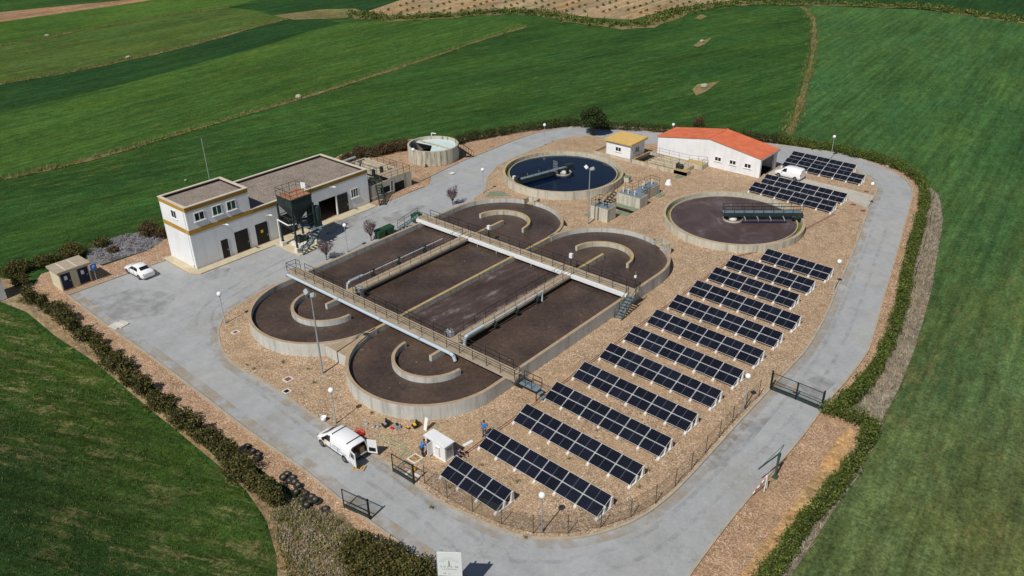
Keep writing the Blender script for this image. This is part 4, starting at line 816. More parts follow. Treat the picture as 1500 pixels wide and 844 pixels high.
obj('grating', MB().box(-7.4, -2.2, 50.2, 50.46, .602, .64).box(-9.5, -9.3, 50.6, 55.2, .602, .64), 'ochre', bs)
o = obj('pump', MB().box(-.5, .5, -.3, .3, .1, .35).tube((-.45, 0, .5), (.45, 0, .5), .26, 10).box(-.6, -.4, -.4, .4, 0, .8), 'machine', None, (-1.3, 51.3, .6)); tag(o, 'dark blue grey pump standing on the corner of the filter basin', 'pump')

# valve chambers
vc = thing('valve_chamber', 'small square concrete valve chamber with railed grating by the tall mast', 'valve chamber')
obj('body', MB().box(-1.65, 1.15, 27.45, 29.5, -.05, 1.9), 'walli', vc); obj('slot', MB().box(-.45, -.33, 27.43, 27.46, 0, 1.85), 'dark', vc)
obj('grating', MB().box(-1.5, 1.0, 27.6, 29.35, 1.9, 1.96), 'steelblue', vc); obj('railing', MB().rail([(-.4, 27.5, 1.9), (-1.6, 27.5, 1.9), (-1.6, 29.45, 1.9), (1.1, 29.45, 1.9)], 1., 1.2, .026), 'rail', vc)
obj('valve_wheel', MB().tube((-.8, 28.2, 1.9), (-.8, 28.2, 2.7), .05).tube((.1, 28.2, 1.9), (.1, 28.2, 2.7), .05).tube((.7, 28.0, 1.9), (.7, 28.0, 2.6), .05).tube((-.8, 28.2, 2.7), (-.8, 28.2, 2.76), .2, 10).tube((.1, 28.2, 2.7), (.1, 28.2, 2.76), .2, 10), 'black', vc)
vc = thing('valve_chamber', 'long L shaped concrete valve chamber with blue gratings between the clarifiers', 'valve chamber')
obj('body', MB().box(-1.95, 2.0, 34.3, 36.4, -.05, 1.58).box(-.75, .95, 36.4, 41.4, -.05, 1.5), 'walli', vc); obj('grating', MB().box(-1.8, 1.85, 34.45, 36.25, 1.58, 1.63).box(-.6, .8, 36.4, 41.2, 1.5, 1.6), 'steelblue', vc)
obj('railing', MB().rail([(-1.9, 36.35, 1.58), (-.7, 36.45, 1.55), (-.7, 41.3, 1.5), (.9, 41.3, 1.5)], 1., 1.5, .026).rail([(1.9, 36.35, 1.58), (.9, 36.45, 1.55), (.9, 38.6, 1.5)], 1., 1.1, .026), 'rail', vc)
vw = MB()
for x, y in ((-1.3, 35), (-.4, 34.9), (.7, 34.9), (.1, 38), (.2, 40.3), (-.3, 39)): vw.tube((x, y, 1.58), (x, y, 2.2), .09, 8).tube((x, y, 2.2), (x, y, 2.3), .14, 8)
obj('valve_head', vw, 'concpost', vc)
stairs('metal_stairs', 'short grey metal steps between the two valve chambers', (-2.9, 32.2, 0), (-2.3, 34.6, 1.5), .7, 'machine', 6)
o = thing('junction_box', 'small concrete box with a grey green lid near the blue clarifier', 'box', (-5.3, 42.25, 0)); obj('body', MB().box(-.45, .45, -.35, .35, -.05, .9), 'walli', o); obj('lid', MB().box(-.5, .5, -.4, .4, .9, .97), 'mossy', o)
def cover(poly, label): tag(obj('ground_cover', MB().prism(poly, .0, .06), 'mossy'), label, 'ground cover')
cover([(-1.95, 33.3), (1.95, 33.3), (1.95, 34.25), (-1.95, 34.25)], 'long mossy green cover plate along the front of the long valve chamber')
cover([(-.1, 31.1), (1.9, 31.1), (1.9, 32.2), (-.1, 32.2)], 'mossy green cover plate just behind the small valve chamber')
cover([(-2.9, 27.6), (-1.8, 27.6), (-1.8, 28.9), (-2.9, 28.9)], 'mossy green cover plate left of the small valve chamber')
cover([(.98, 39.9), (1.95, 39.9), (1.95, 41.5), (.98, 41.5)], 'mossy green cover plate right of the L shaped valve chamber')
cover([(-.9, 48.6), (.2, 48.6), (.2, 49.9), (-.9, 49.9)], 'mossy green cover plate in front of the filter basin')
cover([P(718, 281), P(737, 281), P(746, 287), P(712, 288)], 'grey green cover plate by the kerb near the blue clarifier')
tag(obj('trench', MB().box(-1.5, 1.9, 32.35, 33.2, .0, .012), 'dark'), kind='structure')
o = obj('vent_cone', MB().lathe([(.55, 0), (.5, .12), (.32, .6), (.3, .68), (.2, .68), (.18, .4)], n=18), 'plastic', None, (.06, 45.5, 0)); tag(o, 'white cone shaped vent on gravel near the filter basin', 'vent')

# ------------------------------------------------------------------ solar panel rows
TILT = R(24); PW, PH = 2.105, 1.06
def module_mesh():
    mb = MB(); W_, H_ = 2.06, 1.02; ct, st = math.cos(TILT), math.sin(TILT); nx = Vector((0, -st, ct))
    p = lambda u, v, d: Vector((u, v*ct, v*st))+nx*d
    mb.add([p(0, 0, 0), p(W_, 0, 0), p(W_, H_, 0), p(0, H_, 0), p(0, 0, .04), p(W_, 0, .04), p(W_, H_, .04), p(0, H_, .04)], [(3, 2, 1, 0), (4, 5, 6, 7), (0, 1, 5, 4), (1, 2, 6, 5), (2, 3, 7, 6), (3, 0, 4, 7)], 0)
    e = .022; mb.add([p(e, e, .043), p(W_-e, e, .043), p(W_-e, H_-e, .043), p(e, H_-e, .043)], [(0, 1, 2, 3)], 1)
    me = mb.mesh('panel', ['galvframe', 'cells']); uvl = me.uv_layers.new(name='UVMap')
    for pl in me.polygons:
        for k, li in enumerate(pl.loop_indices): uvl.data[li].uv = ((0, 0), (1, 0), (1, 1), (0, 1))[k] if pl.material_index == 1 else (.3, .3)
    return me
M['galvframe'] = plain('aluminium_frame', S(206, 208, 212), .4, .05, 2, .5)
PME = module_mesh()
Z0 = .28
def support_mesh():
    mb = MB(); ct, st = math.cos(TILT), math.sin(TILT)
    mb.box(-.13, .13, -.16, 2.1, 0, .14)
    for y, wd in ((.06, .12), (.95, .15), (1.85, .18)):
        h = Z0+y*math.tan(TILT)-.02; mb.add([(-.1, y-wd, .14), (.1, y-wd, .14), (.1, y+wd, .14), (-.1, y+wd, .14), (-.1, y-wd*.6, h-.02), (.1, y-wd*.6, h-.02), (.1, y+wd*.6, h), (-.1, y+wd*.6, h)], [(3, 2, 1, 0), (4, 5, 6, 7), (0, 1, 5, 4), (1, 2, 6, 5), (2, 3, 7, 6), (3, 0, 4, 7)])
    return mb.mesh('support', 'concpost')
SME = support_mesh()
def panel_row(x, y, n, label, rz=-1.8, group='solar panel rows on the gravel'):
    t_ = thing('solar_panel_row', label, 'solar panels', (x, y, 0), R(rz), group); ct, st = math.cos(TILT), math.sin(TILT)
    for i in range(n):
        for k in range(2):
            v = k*1.055; link('panel', PME, t_, (i*PW+.02, v*ct, Z0+v*st))
    for i in range(n+1): link('support', SME, t_, (min(max(i*PW, .12), n*PW-.05), 0, 0))
    rl = MB()
    for v in (.25, .8, 1.3, 1.85): rl.box(.1, n*PW-.1, v*ct-.03, v*ct+.03, Z0+v*st-.07, Z0+v*st-.012)
    obj('mounting_rail', rl, 'galv', t_); return t_
rows = [(19.88, -23.72, 3, 'short solar panel row of three columns next to the white cabinet'),
 (19.86, -19.05, 6, 'long solar panel row of six columns beside the standing person in a blue shirt'),
 (19.84, -14.5, 6, 'six column solar panel row, third from the sign board'),
 (19.82, -10.05, 6, 'six column solar panel row fourth from the sign board, level with the landing platform'),
 (19.84, -5.65, 6, 'long solar panel row of six columns, fifth from the sign board'),
 (19.84, -1.2, 6, 'six column solar panel row, sixth from the sign board, by a globe lamp'),
 (19.86, 3.15, 6, 'six column solar panel row, seventh from the sign board'),
 (19.86, 7.6, 6, 'long solar panel row of six columns, opposite the metal stairs on the tank wall'),
 (19.87, 11.98, 6, 'long solar panel row of six columns, second behind the metal tank stairs'),
 (19.9, 16.4, 6, 'long solar panel row of six columns, last before the shorter five column rows'),
 (19.95, 20.8, 5, 'five column solar panel row, the nearer of the two by the tanks'),
 (20.0, 25.1, 5, 'five column solar panel row, the farther of the two, below the brown clarifier'),
 (22.5, 29.4, 4, 'four column solar panel row right of the brown clarifier'),
 (10.95, 49.95, 6, 'six column solar panel row touching the far side of the brown clarifier'),
 (10.9, 54.15, 6, 'six column solar panel row directly in front of the far white van'),
 (10.2, 63.25, 6, 'six column solar panel row behind the far white van'),
 (9.6, 67.05, 5, 'farthest solar panel row of five columns against the back road')]
for r_ in rows: panel_row(*r_)
cb = MB()
for dx in (0, .22): cb.path([Vector((19.3+dx, -20.6, .04)), Vector((19.45+dx, -8, .04)), Vector((19.3+dx, 8, .04)), Vector((19.5+dx, 29, .04)), Vector((21.6+dx, 33, .04)), Vector((23.9+dx, 50, .04))], .028, 5)
tag(obj('conduit', cb, 'conduit'), 'pair of dark red conduits running past the left ends of the panel rows', 'cable')

# ------------------------------------------------------------------ lamps and masts
def globe_lamp(px, py, label, h=3.85, z=0):
    q = P(px, py, z); t_ = thing('globe_lamp', label, 'street lamp', q, 0, 'white globe lamps of the plant')
    obj('pole', MB().lathe([(.09, 0), (.09, .5), (.05, .55), (.04, h-.35)], n=8), 'galv', t_)
    obj('globe', MB().ball((0, 0, h-.17), .26, 16), 'globe', t_); obj('collar', MB().tube((0, 0, h-.5), (0, 0, h-.38), .09, 8), 'galv', t_); return t_
for px, py, l_ in ((492, 621, 'globe lamp beside the van with open rear doors'), (330, 473.9, 'globe lamp at the kerb corner by the left rounded tank end'), (1088.5, 600, 'globe lamp at the panel ends just left of the closed gate'),
    (793.6, 780, 'globe lamp inside the road bend, nearest to the sign board'), (797.5, 213.3, 'globe lamp on gravel behind the blue clarifier'), (708, 282.7, 'globe lamp at the kerb left of the blue clarifier'),
    (1221.3, 425, 'globe lamp at the end of the four column panel row'), (1216.5, 232, 'globe lamp behind the farthest panel row'), (1270.7, 305.3, 'globe lamp where the pale driveway meets the road'),
    (509.3, 368.5, 'globe lamp between the green bins and the hopper'), (984, 213, 'globe lamp behind the orange roofed workshop'), (607.5, 251.5, 'globe lamp in front of the streaked round tank')):
    globe_lamp(px, py, l_)
def mast(px, py, h, label, pole_mat='galv'):
    t_ = thing('floodlight_mast', label, 'floodlight mast', P(px, py)); obj('pole', MB().lathe([(.11, 0), (.05, h)], n=8), pole_mat, t_); obj('cross_arm', MB().tube((-.55, 0, h-.05), (.55, 0, h-.05), .04), 'galv', t_)
    for sx_, ry in ((-.5, .5), (.5, -.4)):
        fl = obj('floodlight', MB().box(-.26, .26, -.2, .2, -.14, .14), 'galv', t_, (sx_, -.1, h+.12), (R(50), ry, R(20*sx_))); obj('glass', MB().box(-.22, .22, -.215, -.2, -.11, .11), 'cover', fl)
    return t_
mast(472.5, 547.5, 8.9, 'tall floodlight mast in front of the near rounded tank ends'); mast(861.3, 328.5, 8.0, 'tall floodlight mast beside the small valve chamber')

# ------------------------------------------------------------------ gates and fences
def leaf_gate(par, a, b, h):
    a, b = Vector(a), Vector(b); u = Vector((0, 0, 1)); d = (b-a).normalized()
    t_ = link('gate_leaf', None, par, (0, 0, 0)); 
    obj('frame', MB().tube(a, a+u*h, .045, 4).tube(b, b+u*h, .045, 4).tube(a+u*h, b+u*h, .035, 4).tube(a+u*(h*.42), b+u*(h*.42), .03, 4).tube(a+u*.42, b+u*.42, .03, 4), 'rail', t_)
    nr = Vector((-d.y, d.x, 0))*.02; v = [a+u*.06, b+u*.06, b+u*.42, a+u*.42]
    obj('kick_plate', MB().add([q-nr for q in v]+[q+nr for q in v], [(3, 2, 1, 0), (4, 5, 6, 7), (0, 1, 5, 4), (1, 2, 6, 5), (2, 3, 7, 6), (3, 0, 4, 7)]), 'machine', t_)
    obj('mesh', MB().add([a+u*.42, b+u*.42, b+u*h, a+u*h], [(0, 1, 2, 3)]), 'mesh', t_); return t_
g_ = thing('gate', 'open dark green gate leaf standing on the left kerb of the entrance road', 'gate', (16.46, -30.87, RZ)); leaf_gate(g_, (0, 0, 0), (2.5, .4, 0), 1.9); obj('post', MB().box(2.5, 2.62, .35, .47, 0, 2.1), 'rail', g_)
obj('brace', MB().tube((.5, .08, .45), (1.5, .24, 1.85), .025, 4), 'rail', g_)
g_ = thing('gate', 'open dark green gate leaf standing by the white cabinet', 'gate', (16.3, -25.6, RZ)); leaf_gate(g_, (0, 0, 0), (2.4, .05, 0), 1.9); obj('post', MB().box(2.4, 2.52, .0, .12, 0, 2.05), 'rail', g_); obj('brace', MB().tube((.6, .02, .45), (1.7, .04, 1.85), .025, 4), 'rail', g_)
g_ = thing('gate', 'closed double gate of dark green mesh across the right hand road', 'gate', (35.2, 5.0, RZ)); leaf_gate(g_, (.06, 0, 0), (2.42, 0, 0), 1.9); leaf_gate(g_, (2.5, 0, 0), (4.85, -.1, 0), 1.9)
obj('post', MB().box(-.08, .05, -.07, .07, 0, 2.15), 'rail', g_); obj('post', MB().box(4.87, 5.0, -.17, -.03, 0, 2.15), 'rail', g_); obj('notice', MB().box(1.95, 2.2, -.04, -.015, 1.1, 1.4), 'ochre', g_)
def fence(name, label, pts, step=3.0, h=1.9, mesh=True, mat='railgrey'):
    t_ = thing(name, label, 'fence', (0, 0, 0)); pts = [Vector((p_[0], p_[1], 0)) for p_ in pts]; acc = 0; posts = [pts[0]]
    for a, b in zip(pts[:-1], pts[1:]):
        l_ = (b-a).length
        while acc+l_ >= step: k = step-acc; a = a.lerp(b, k/l_); l_ = (b-a).length; acc = 0; posts.append(a)
        acc += l_
    for q in posts: obj('post', MB().tube((q.x, q.y, RZ), (q.x, q.y, h), .033, 5), mat, t_)
    if mesh:
        mb = MB()
        for a, b in zip(posts[:-1], posts[1:]): mb.add([(a.x, a.y, .02), (b.x, b.y, .02), (b.x, b.y, h-.1), (a.x, a.y, h-.1)], [(0, 1, 2, 3)])
        obj('wire_mesh', mb, 'mesh', t_)
    for z in (.1, h-.1): obj('wire', MB().path([q+Vector((0, 0, z)) for q in posts], .008 if mesh else .003, 3), mat, t_)
    return t_
fence('chain_link_fence', 'thin chain link fence along the kerb of the inner bend around the panels', cr(PL([(622, 708), (657, 731), (700, 754), (740, 770), (764, 779), (800, 783), (840, 781), (875, 774), (910, 764), (945, 747), (975, 726), (1004, 698), (1040, 657), (1080, 612), (1126, 567)]), 4), 2.6)
fence('chain_link_fence', 'low wire fence on posts outside the right hand hedge', cr(PL([(1125, 850), (1180, 782), (1230, 713), (1260, 660), (1286, 610)]), 4), 3.0, 1.6)
fence('chain_link_fence', 'wire fence on thin posts behind the left bushes and the nearest field', cr(PL([(40, 432), (120, 510), (230, 600), (345, 690), (430, 760)]), 4), 6.0, 1.8, False)
fence('chain_link_fence', 'wire fence on thin posts along the wheat field behind the building', cr(PL([(40, 390), (100, 352), (200, 318), (320, 280), (470, 225), (600, 190)]), 4), 8.0, 1.8, False)
fence('chain_link_fence', 'wire fence on thin posts behind the far hedge', cr(PL([(690, 183), (800, 170), (930, 172), (1060, 183), (1150, 196), (1250, 213), (1320, 236), (1362, 270), (1364, 310), (1345, 390), (1312, 480), (1270, 560)]), 4), 9.0, 1.8, False)
o = thing('road_barrier', 'green steel barrier post with a folded arm by the right hand road', 'barrier', (40.75, -6.2, 0))
obj('post', MB().box(-.07, .07, -.07, .07, 0, 2.45).box(-.2, .2, -.2, .2, -.1, .08), 'stairgreen', o); obj('arm', MB().tube((0, 0, 2.4), (-.5, -2.7, 2.3), .06, 4).tube((0, 0, .4), (.05, .25, 2.3), .04, 4), 'stairgreen', o); obj('stay', MB().tube((.1, .4, 3.1), (-.45, -2.5, 2.35), .02, 4).tube((0, 0, 2.4), (.1, .4, 3.1), .04, 4), 'stairgreen', o)
o = thing('barrier_stand', 'white A frame stand with a red and white bar at the road edge', 'stand', (40.85, -8.5, 0))
obj('leg', MB().tube((0, 0, 0), (-.05, .25, 1.5), .04, 4), 'plastic', o); obj('leg', MB().tube((0, .55, 0), (-.05, .3, 1.5), .04, 4), 'plastic', o); obj('leg', MB().tube((-.4, .2, 0), (-.1, .28, 1.5), .04, 4), 'plastic', o)
bb = MB()
for i in range(6): bb.tube(Vector((-.5, -1.0, .25)).lerp(Vector((-.1, .3, 1.3)), i/6), Vector((-.5, -1.0, .25)).lerp(Vector((-.1, .3, 1.3)), (i+1)/6), .035, 5, None, i % 2)
obj('bar', bb, ['plastic', 'red'], o)

# ------------------------------------------------------------------ sign board
sg = thing('sign_board', 'large white sign board on posts at the junction, lettered in faded grey', 'sign', (29.05, -31.75, RZ), R(37))
bo = obj('board', MB().box(-.82, .82, -.05, 0, 2.25, 4.4), 'plastic', sg); obj('edge', MB().box(-.86, -.825, -.06, .03, 2.2, 4.45), 'galv', bo)
for x in (-.5, .5): obj('post', MB().box(x-.05, x+.05, .003, .1, 0, 4.55), 'galv', sg)
for s_, z, sz in (('E. D. A. R.  DE', 3.1, .2), ('L L E R E N A', 2.88, .17)): text(s_, sz, 'text', bo, (-.02, -.054, z), (R(90), 0, 0))
ar = MB()
for k, (r_, n) in enumerate(((.62, 13), (.5, 11), (.38, 9))):
    for i in range(n):
        a = R(180-(i+.5)*180/n); c_ = (r_*math.cos(a)-.02, -.053, 3.5+r_*.72*math.sin(a)); ar.obox(c_, (.06, .006, .05), 0, 0, Matrix.Rotation(-(a-math.pi/2), 3, 'Y'))
obj('emblem', ar, 'textlight', bo); obj('emblem', MB().add([(-.07, -.053, 3.15), (.03, -.053, 3.15), (.0, -.053, 3.62), (-.06, -.053, 3.72)], [(0, 1, 2, 3)]), 'text', bo); obj('emblem', MB().box(-.45, -.28, -.056, -.051, 2.4, 2.55).box(-.12, .0, -.056, -.051, 2.4, 2.5), 'textlight', bo)

# ------------------------------------------------------------------ vehicles
def wheel(par, x, y, r_, wd=.2):
    sg_ = 1 if y > 0 else -1
    w_ = link('wheel', None, par, (x, y, r_)); obj('tyre', MB().tube((0, -wd/2, 0), (0, wd/2, 0), r_, 18), 'rubber', w_)
    obj('rim', MB().tube((0, sg_*(wd/2-.02), 0), (0, sg_*(wd/2+.012), 0), r_*.62, 14), 'rim', w_)
def vehicle(name, label, cat, loc, rz, st, wr, wx, glass, rear_open=False):
    t_ = thing(name, label, cat, loc, rz); mb = MB(); n = 14
    def sec(q):
        x, zb, zl, zt, w_, wt = q; h = [(0, zb), (w_*.86, zb), (w_, zb+.14), (w_, (zb+zl)/2+.06), (w_*.97, zl), (wt, zt-.06), (wt*.86, zt), (0, zt+.02)]
        return [(x, y, z) for y, z in h]+[(x, -y, z) for y, z in h[-2:0:-1]]
    vs = [v for q in st for v in sec(q)]; k = len(st)
    fs = [(i*n+j, i*n+(j+1) % n, (i+1)*n+(j+1) % n, (i+1)*n+j) for i in range(k-1) for j in range(n)]; fs = [f[::-1] for f in fs]
    fs.append(tuple(range(n)))
    mb.add(vs, fs, 0)
    for i in range(len(mb.sm)): mb.sm[i] = True
    if rear_open:
        L_ = sec(st[-1]); c_ = Vector((st[-1][0], 0, sum(v[2] for v in L_)/n)); i1 = [c_+(Vector(v)-c_)*.9 for v in L_]; i2 = [Vector((v.x-1.9, v.y*.97, v.z)) for v in i1]
        mb.add(L_+i1, [(j, (j+1) % n, n+(j+1) % n, n+j) for j in range(n)], 0); mb.add(i1+i2, [(j, (j+1) % n, n+(j+1) % n, n+j) for j in range(n)], 1); mb.add(i2, [tuple(range(n))], 1)
    else: mb.add(sec(st[-1]), [tuple(range(n-1, -1, -1))], 0)
    obj('body', mb, ['paint', 'black'], t_)
    def itp(x):
        for a, b in zip(st[:-1], st[1:]):
            if a[0] <= x <= b[0]: f = (x-a[0])/(b[0]-a[0]); return [p_+(q-p_)*f for p_, q in zip(a, b)]
    def side(x, f):
        q = itp(x); y = q[4]*.97+(q[5]-q[4]*.97)*f+.012; return y+.012, q[2]+(q[3]-.06-q[2])*f+.004
    for g in glass:
        if g[0] == 's':
            for sgn in (-1, 1):
                xa, xb, xc, xd, f0, f1 = g[1]; v = []
                for i in range(13):
                    for xl, xh, f in ((xa, xb, f0), (xc, xd, f1)): x = xl+(xh-xl)*i/12; y, z = side(x, f); v.append((x, sgn*y, z))
                obj('side_window', MB().add(v, [(2*i, 2*i+2, 2*i+3, 2*i+1)[::-sgn] for i in range(12)]), 'glass', t_)
        else:
            x0, x1, kk = g[1]; v = []
            for x, s_ in ((x0, -1), (x0, 1), (x1, 1), (x1, -1)): q = itp(x); v.append((x+(.012 if g[0] == 'r' else -.012), s_*q[5]*kk, q[3]+.03))
            obj('windscreen' if g[0] == 'f' else 'rear_window', MB().add(v, [(0, 1, 2, 3)]), 'glass', t_)
    hw = st[len(st)//2][4]
    for x in wx:
        for s_ in (-1, 1):
            wheel(t_, x, s_*(hw-.09), wr); obj('wheel_arch', MB().tube((x, s_*(hw-.1), wr+.02), (x, s_*(hw+.004), wr+.02), wr+.025, 20), 'black', t_)
    return t_, itp
car_st = [(-2.27, .3, .55, .6, .62, .52), (-2.2, .22, .6, .66, .76, .62), (-1.95, .2, .72, .77, .86, .7), (-1.2, .18, .86, .93, .89, .74), (-1.0, .18, .89, .98, .89, .72), (-.3, .18, .93, 1.37, .9, .6), (.1, .18, .94, 1.43, .9, .61), (.6, .18, .95, 1.42, .9, .6), (1.0, .18, .96, 1.34, .9, .6), (1.62, .18, .95, 1.06, .88, .66), (1.9, .2, .93, 1.02, .86, .66), (2.18, .24, .86, .95, .8, .62), (2.27, .34, .76, .8, .7, .54)]
car, _ = vehicle('parked_car', 'white saloon car parked at the kerb before the two storey building', 'car', (-34.6, -21.1, RZ), R(2), car_st, .31, (-1.38, 1.36), [('s', (-.72, .28, -.22, .26, .1, .86)), ('s', (.34, 1.22, .32, .92, .1, .86)), ('f', (-.96, -.34, .84)), ('r', (1.04, 1.56, .86))])
for s_ in (-1, 1): obj('tail_lamp', MB().box(2.14, 2.24, s_*.66-.11, s_*.66+.11, .74, .86), 'tail', car); obj('headlight', MB().box(-2.2, -2.1, s_*.6-.14, s_*.6+.14, .56, .66), 'glass', car); obj('mirror', MB().box(-.62, -.5, s_*.98-.08, s_*.98+.08, .9, 1.02), 'paint', car)
for s_ in (-1, 1):
    sm_ = MB()
    for x in (-.72, .3, 1.15): sm_.box(x-.012, x+.012, s_*.9-.012, s_*.9+.012, .35, .86)
    obj('door_seam', sm_, 'black', car); obj('sill', MB().box(-1.0, 1.0, s_*.885-.02, s_*.885+.02, .2, .3), 'black', car)
obj('number_plate', MB().box(2.23, 2.262, -.24, .24, .6, .71), 'frame', car)
van_st = [(-2.45, .36, .62, .68, .7, .56), (-2.36, .28, .74, .82, .85, .7), (-2.1, .24, .92, 1.0, .92, .78), (-1.75, .22, 1.02, 1.14, .95, .84), (-1.62, .22, 1.05, 1.22, .95, .83), (-.78, .22, 1.06, 1.78, .95, .76), (-.4, .22, 1.06, 1.92, .95, .78), (.8, .22, 1.06, 1.96, .95, .79), (2.0, .22, 1.06, 1.93, .95, .78), (2.36, .24, 1.06, 1.88, .94, .76), (2.42, .3, 1.05, 1.84, .93, .75)]
van, _ = vehicle('work_van', 'white work van with its rear doors open on the entrance road', 'van', (10.75, -26.42, RZ), R(-1.5), van_st, .34, (-1.6, 1.55), [('s', (-1.35, -.32, -.78, -.32, .06, .82)), ('f', (-1.68, -.84, .93))], True)
for s_, a in ((-1, R(62)), (1, R(-66))):
    d_ = link('rear_door', None, van, (2.43, s_*.9, 0), (0, 0, a if s_ < 0 else a)); dm = MB().box(-.03, .03, 0 if s_ < 0 else -.86, .86 if s_ < 0 else 0, .42, 1.78); d_.rotation_euler = (0, 0, R(-98) if s_ < 0 else R(118))
    obj('panel', dm, 'paint', d_); obj('pane', MB().box(.031, .04, .14 if s_ < 0 else -.7, .7 if s_ < 0 else -.14, 1.15, 1.65), 'wood' if s_ > 0 else 'glass', d_); obj('trim', MB().box(-.045, -.031, .12 if s_ < 0 else -.74, .74 if s_ < 0 else -.12, .6, 1.0), 'black', d_)
obj('roof_bar', MB().box(-.12, -.07, -.74, .74, 2.0, 2.04).box(-.12, -.07, -.74, -.7, 1.9, 2.0).box(-.12, -.07, .7, .74, 1.9, 2.0), 'black', van); obj('roof_bar', MB().box(1.85, 1.9, -.74, .74, 2.0, 2.04).box(1.85, 1.9, -.74, -.7, 1.88, 2.0).box(1.85, 1.9, .7, .74, 1.88, 2.0), 'black', van)
ck = MB()
for i, (x, z) in enumerate(((-1.95, .82), (-1.7, .7), (-1.2, .92), (-1.0, .78), (-1.05, .6), (-.9, .95), (-.85, .64))): ck.box(x-.07, x+.07, -.956-.004, -.95, z-.06, z+.06)
obj('yellow_check', ck, 'yellow', van); lt = MB(); rr = random.Random(4)
for z0, z1, xa, xb in ((1.02, 1.13, .1, 1.1), (.78, .9, -.1, 1.9)):
    x = xa
    while x < xb: q = .04+.05*rr.random(); lt.box(x, x+q, -.962, -.945, z0, z1); x += q+.035
obj('lettering', lt, 'textlight', van)
for s_ in (-1, 1):
    sm_ = MB()
    for x in (-1.28, -.28, .75): sm_.box(x-.014, x+.014, s_*.95-.014, s_*.95+.014, .42, 1.04)
    obj('door_seam', sm_, 'black', van); obj('side_moulding', MB().box(-1.1, 1.15, s_*.952-.018, s_*.952+.018, .42, .52), 'black', van)
obj('bumper', MB().box(2.4, 2.52, -.88, .88, .32, .46), 'black', van); obj('grille', MB().box(-2.475, -2.4, -.5, .5, .42, .6), 'black', van)
for s_ in (-1, 1): obj('mirror', MB().box(-1.2, -1.05, s_*1.04-.1, s_*1.04+.1, 1.05, 1.28), 'black', van); obj('headlight', MB().box(-2.3, -2.16, s_*.74-.12, s_*.74+.12, .72, .86), 'glass', van)
obj('cargo', MB().box(.9, 1.6, -.6, .1, .5, .9).box(1.4, 2.1, -.5, .0, .5, .75).box(1.0, 2.2, .3, .75, .5, 1.1), 'wood', van); obj('cargo_floor', MB().box(.6, 2.4, -.82, .82, .44, .5), 'galv', van)
for s_ in (-1, 1): obj('tail_lamp', MB().box(2.36, 2.435, s_*.9-.035, s_*.9+.035, .9, 1.3), 'tail', van)
van2_st = [(-2.15, .34, .62, .68, .66, .54), (-2.05, .26, .74, .8, .8, .68), (-1.5, .22, .92, 1.02, .88, .74), (-1.2, .22, .96, 1.12, .88, .73), (-.6, .22, .98, 1.66, .89, .68), (-.2, .22, .98, 1.78, .89, .7), (.8, .22, .98, 1.8, .89, .71), (1.8, .22, .98, 1.76, .89, .7), (2.1, .26, .98, 1.7, .87, .66), (2.15, .34, .96, 1.64, .84, .62)]
vn2, _ = vehicle('parked_van', 'small white panel van parked on the pale driveway beside the workshop', 'van', (13.05, 59.75, .01), R(-3), van2_st, .31, (-1.35, 1.35), [('s', (-1.0, -.15, -.6, -.15, .08, .82)), ('f', (-1.16, -.64, .88))])
for s_ in (-1, 1): obj('tail_lamp', MB().box(2.08, 2.16, s_*.8-.04, s_*.8+.04, .8, 1.1), 'tail', vn2); obj('mirror', MB().box(-.95, -.8, s_*.98-.09, s_*.98+.09, .95, 1.15), 'paint', vn2)
obj('number_plate', MB().box(2.13, 2.165, -.24, .24, .62, .73), 'frame', vn2)

# ------------------------------------------------------------------ inverter cabinet, people
cbn = thing('inverter_cabinet', 'white inverter cabinet with an open door and wall units on gravel', 'cabinet', (16.55, -22.05, 0), R(-1.5))
obj('case', MB().box(0, 2.4, 0, .95, .1, 1.58), 'plastic', cbn); obj('roof', MB().box(-.1, 2.5, -.12, 1.05, 1.58, 1.68).box(.05, 1.1, .0, .95, 1.68, 1.7).box(1.35, 2.35, .0, .95, 1.68, 1.7), 'plastic', cbn); obj('plinth', MB().box(-.05, 2.45, -.05, 1.0, 0, .1), 'concpost', cbn)
obj('opening', MB().box(.2, .85, -.012, .002, .3, 1.45), 'machine', cbn); obj('door', MB().box(.85, .91, -.6, -.0, .25, 1.5), 'plastic', cbn); wu = obj('wall_unit', MB().box(1.35, 1.8, -.16, 0, .4, 1.3), 'plastic', cbn); obj('red_mark', MB().box(1.45, 1.7, -.17, -.161, 1.18, 1.26), 'red', wu); obj('vent', MB().box(2.403, 2.41, .15, .8, .4, 1.3), 'galv', cbn)

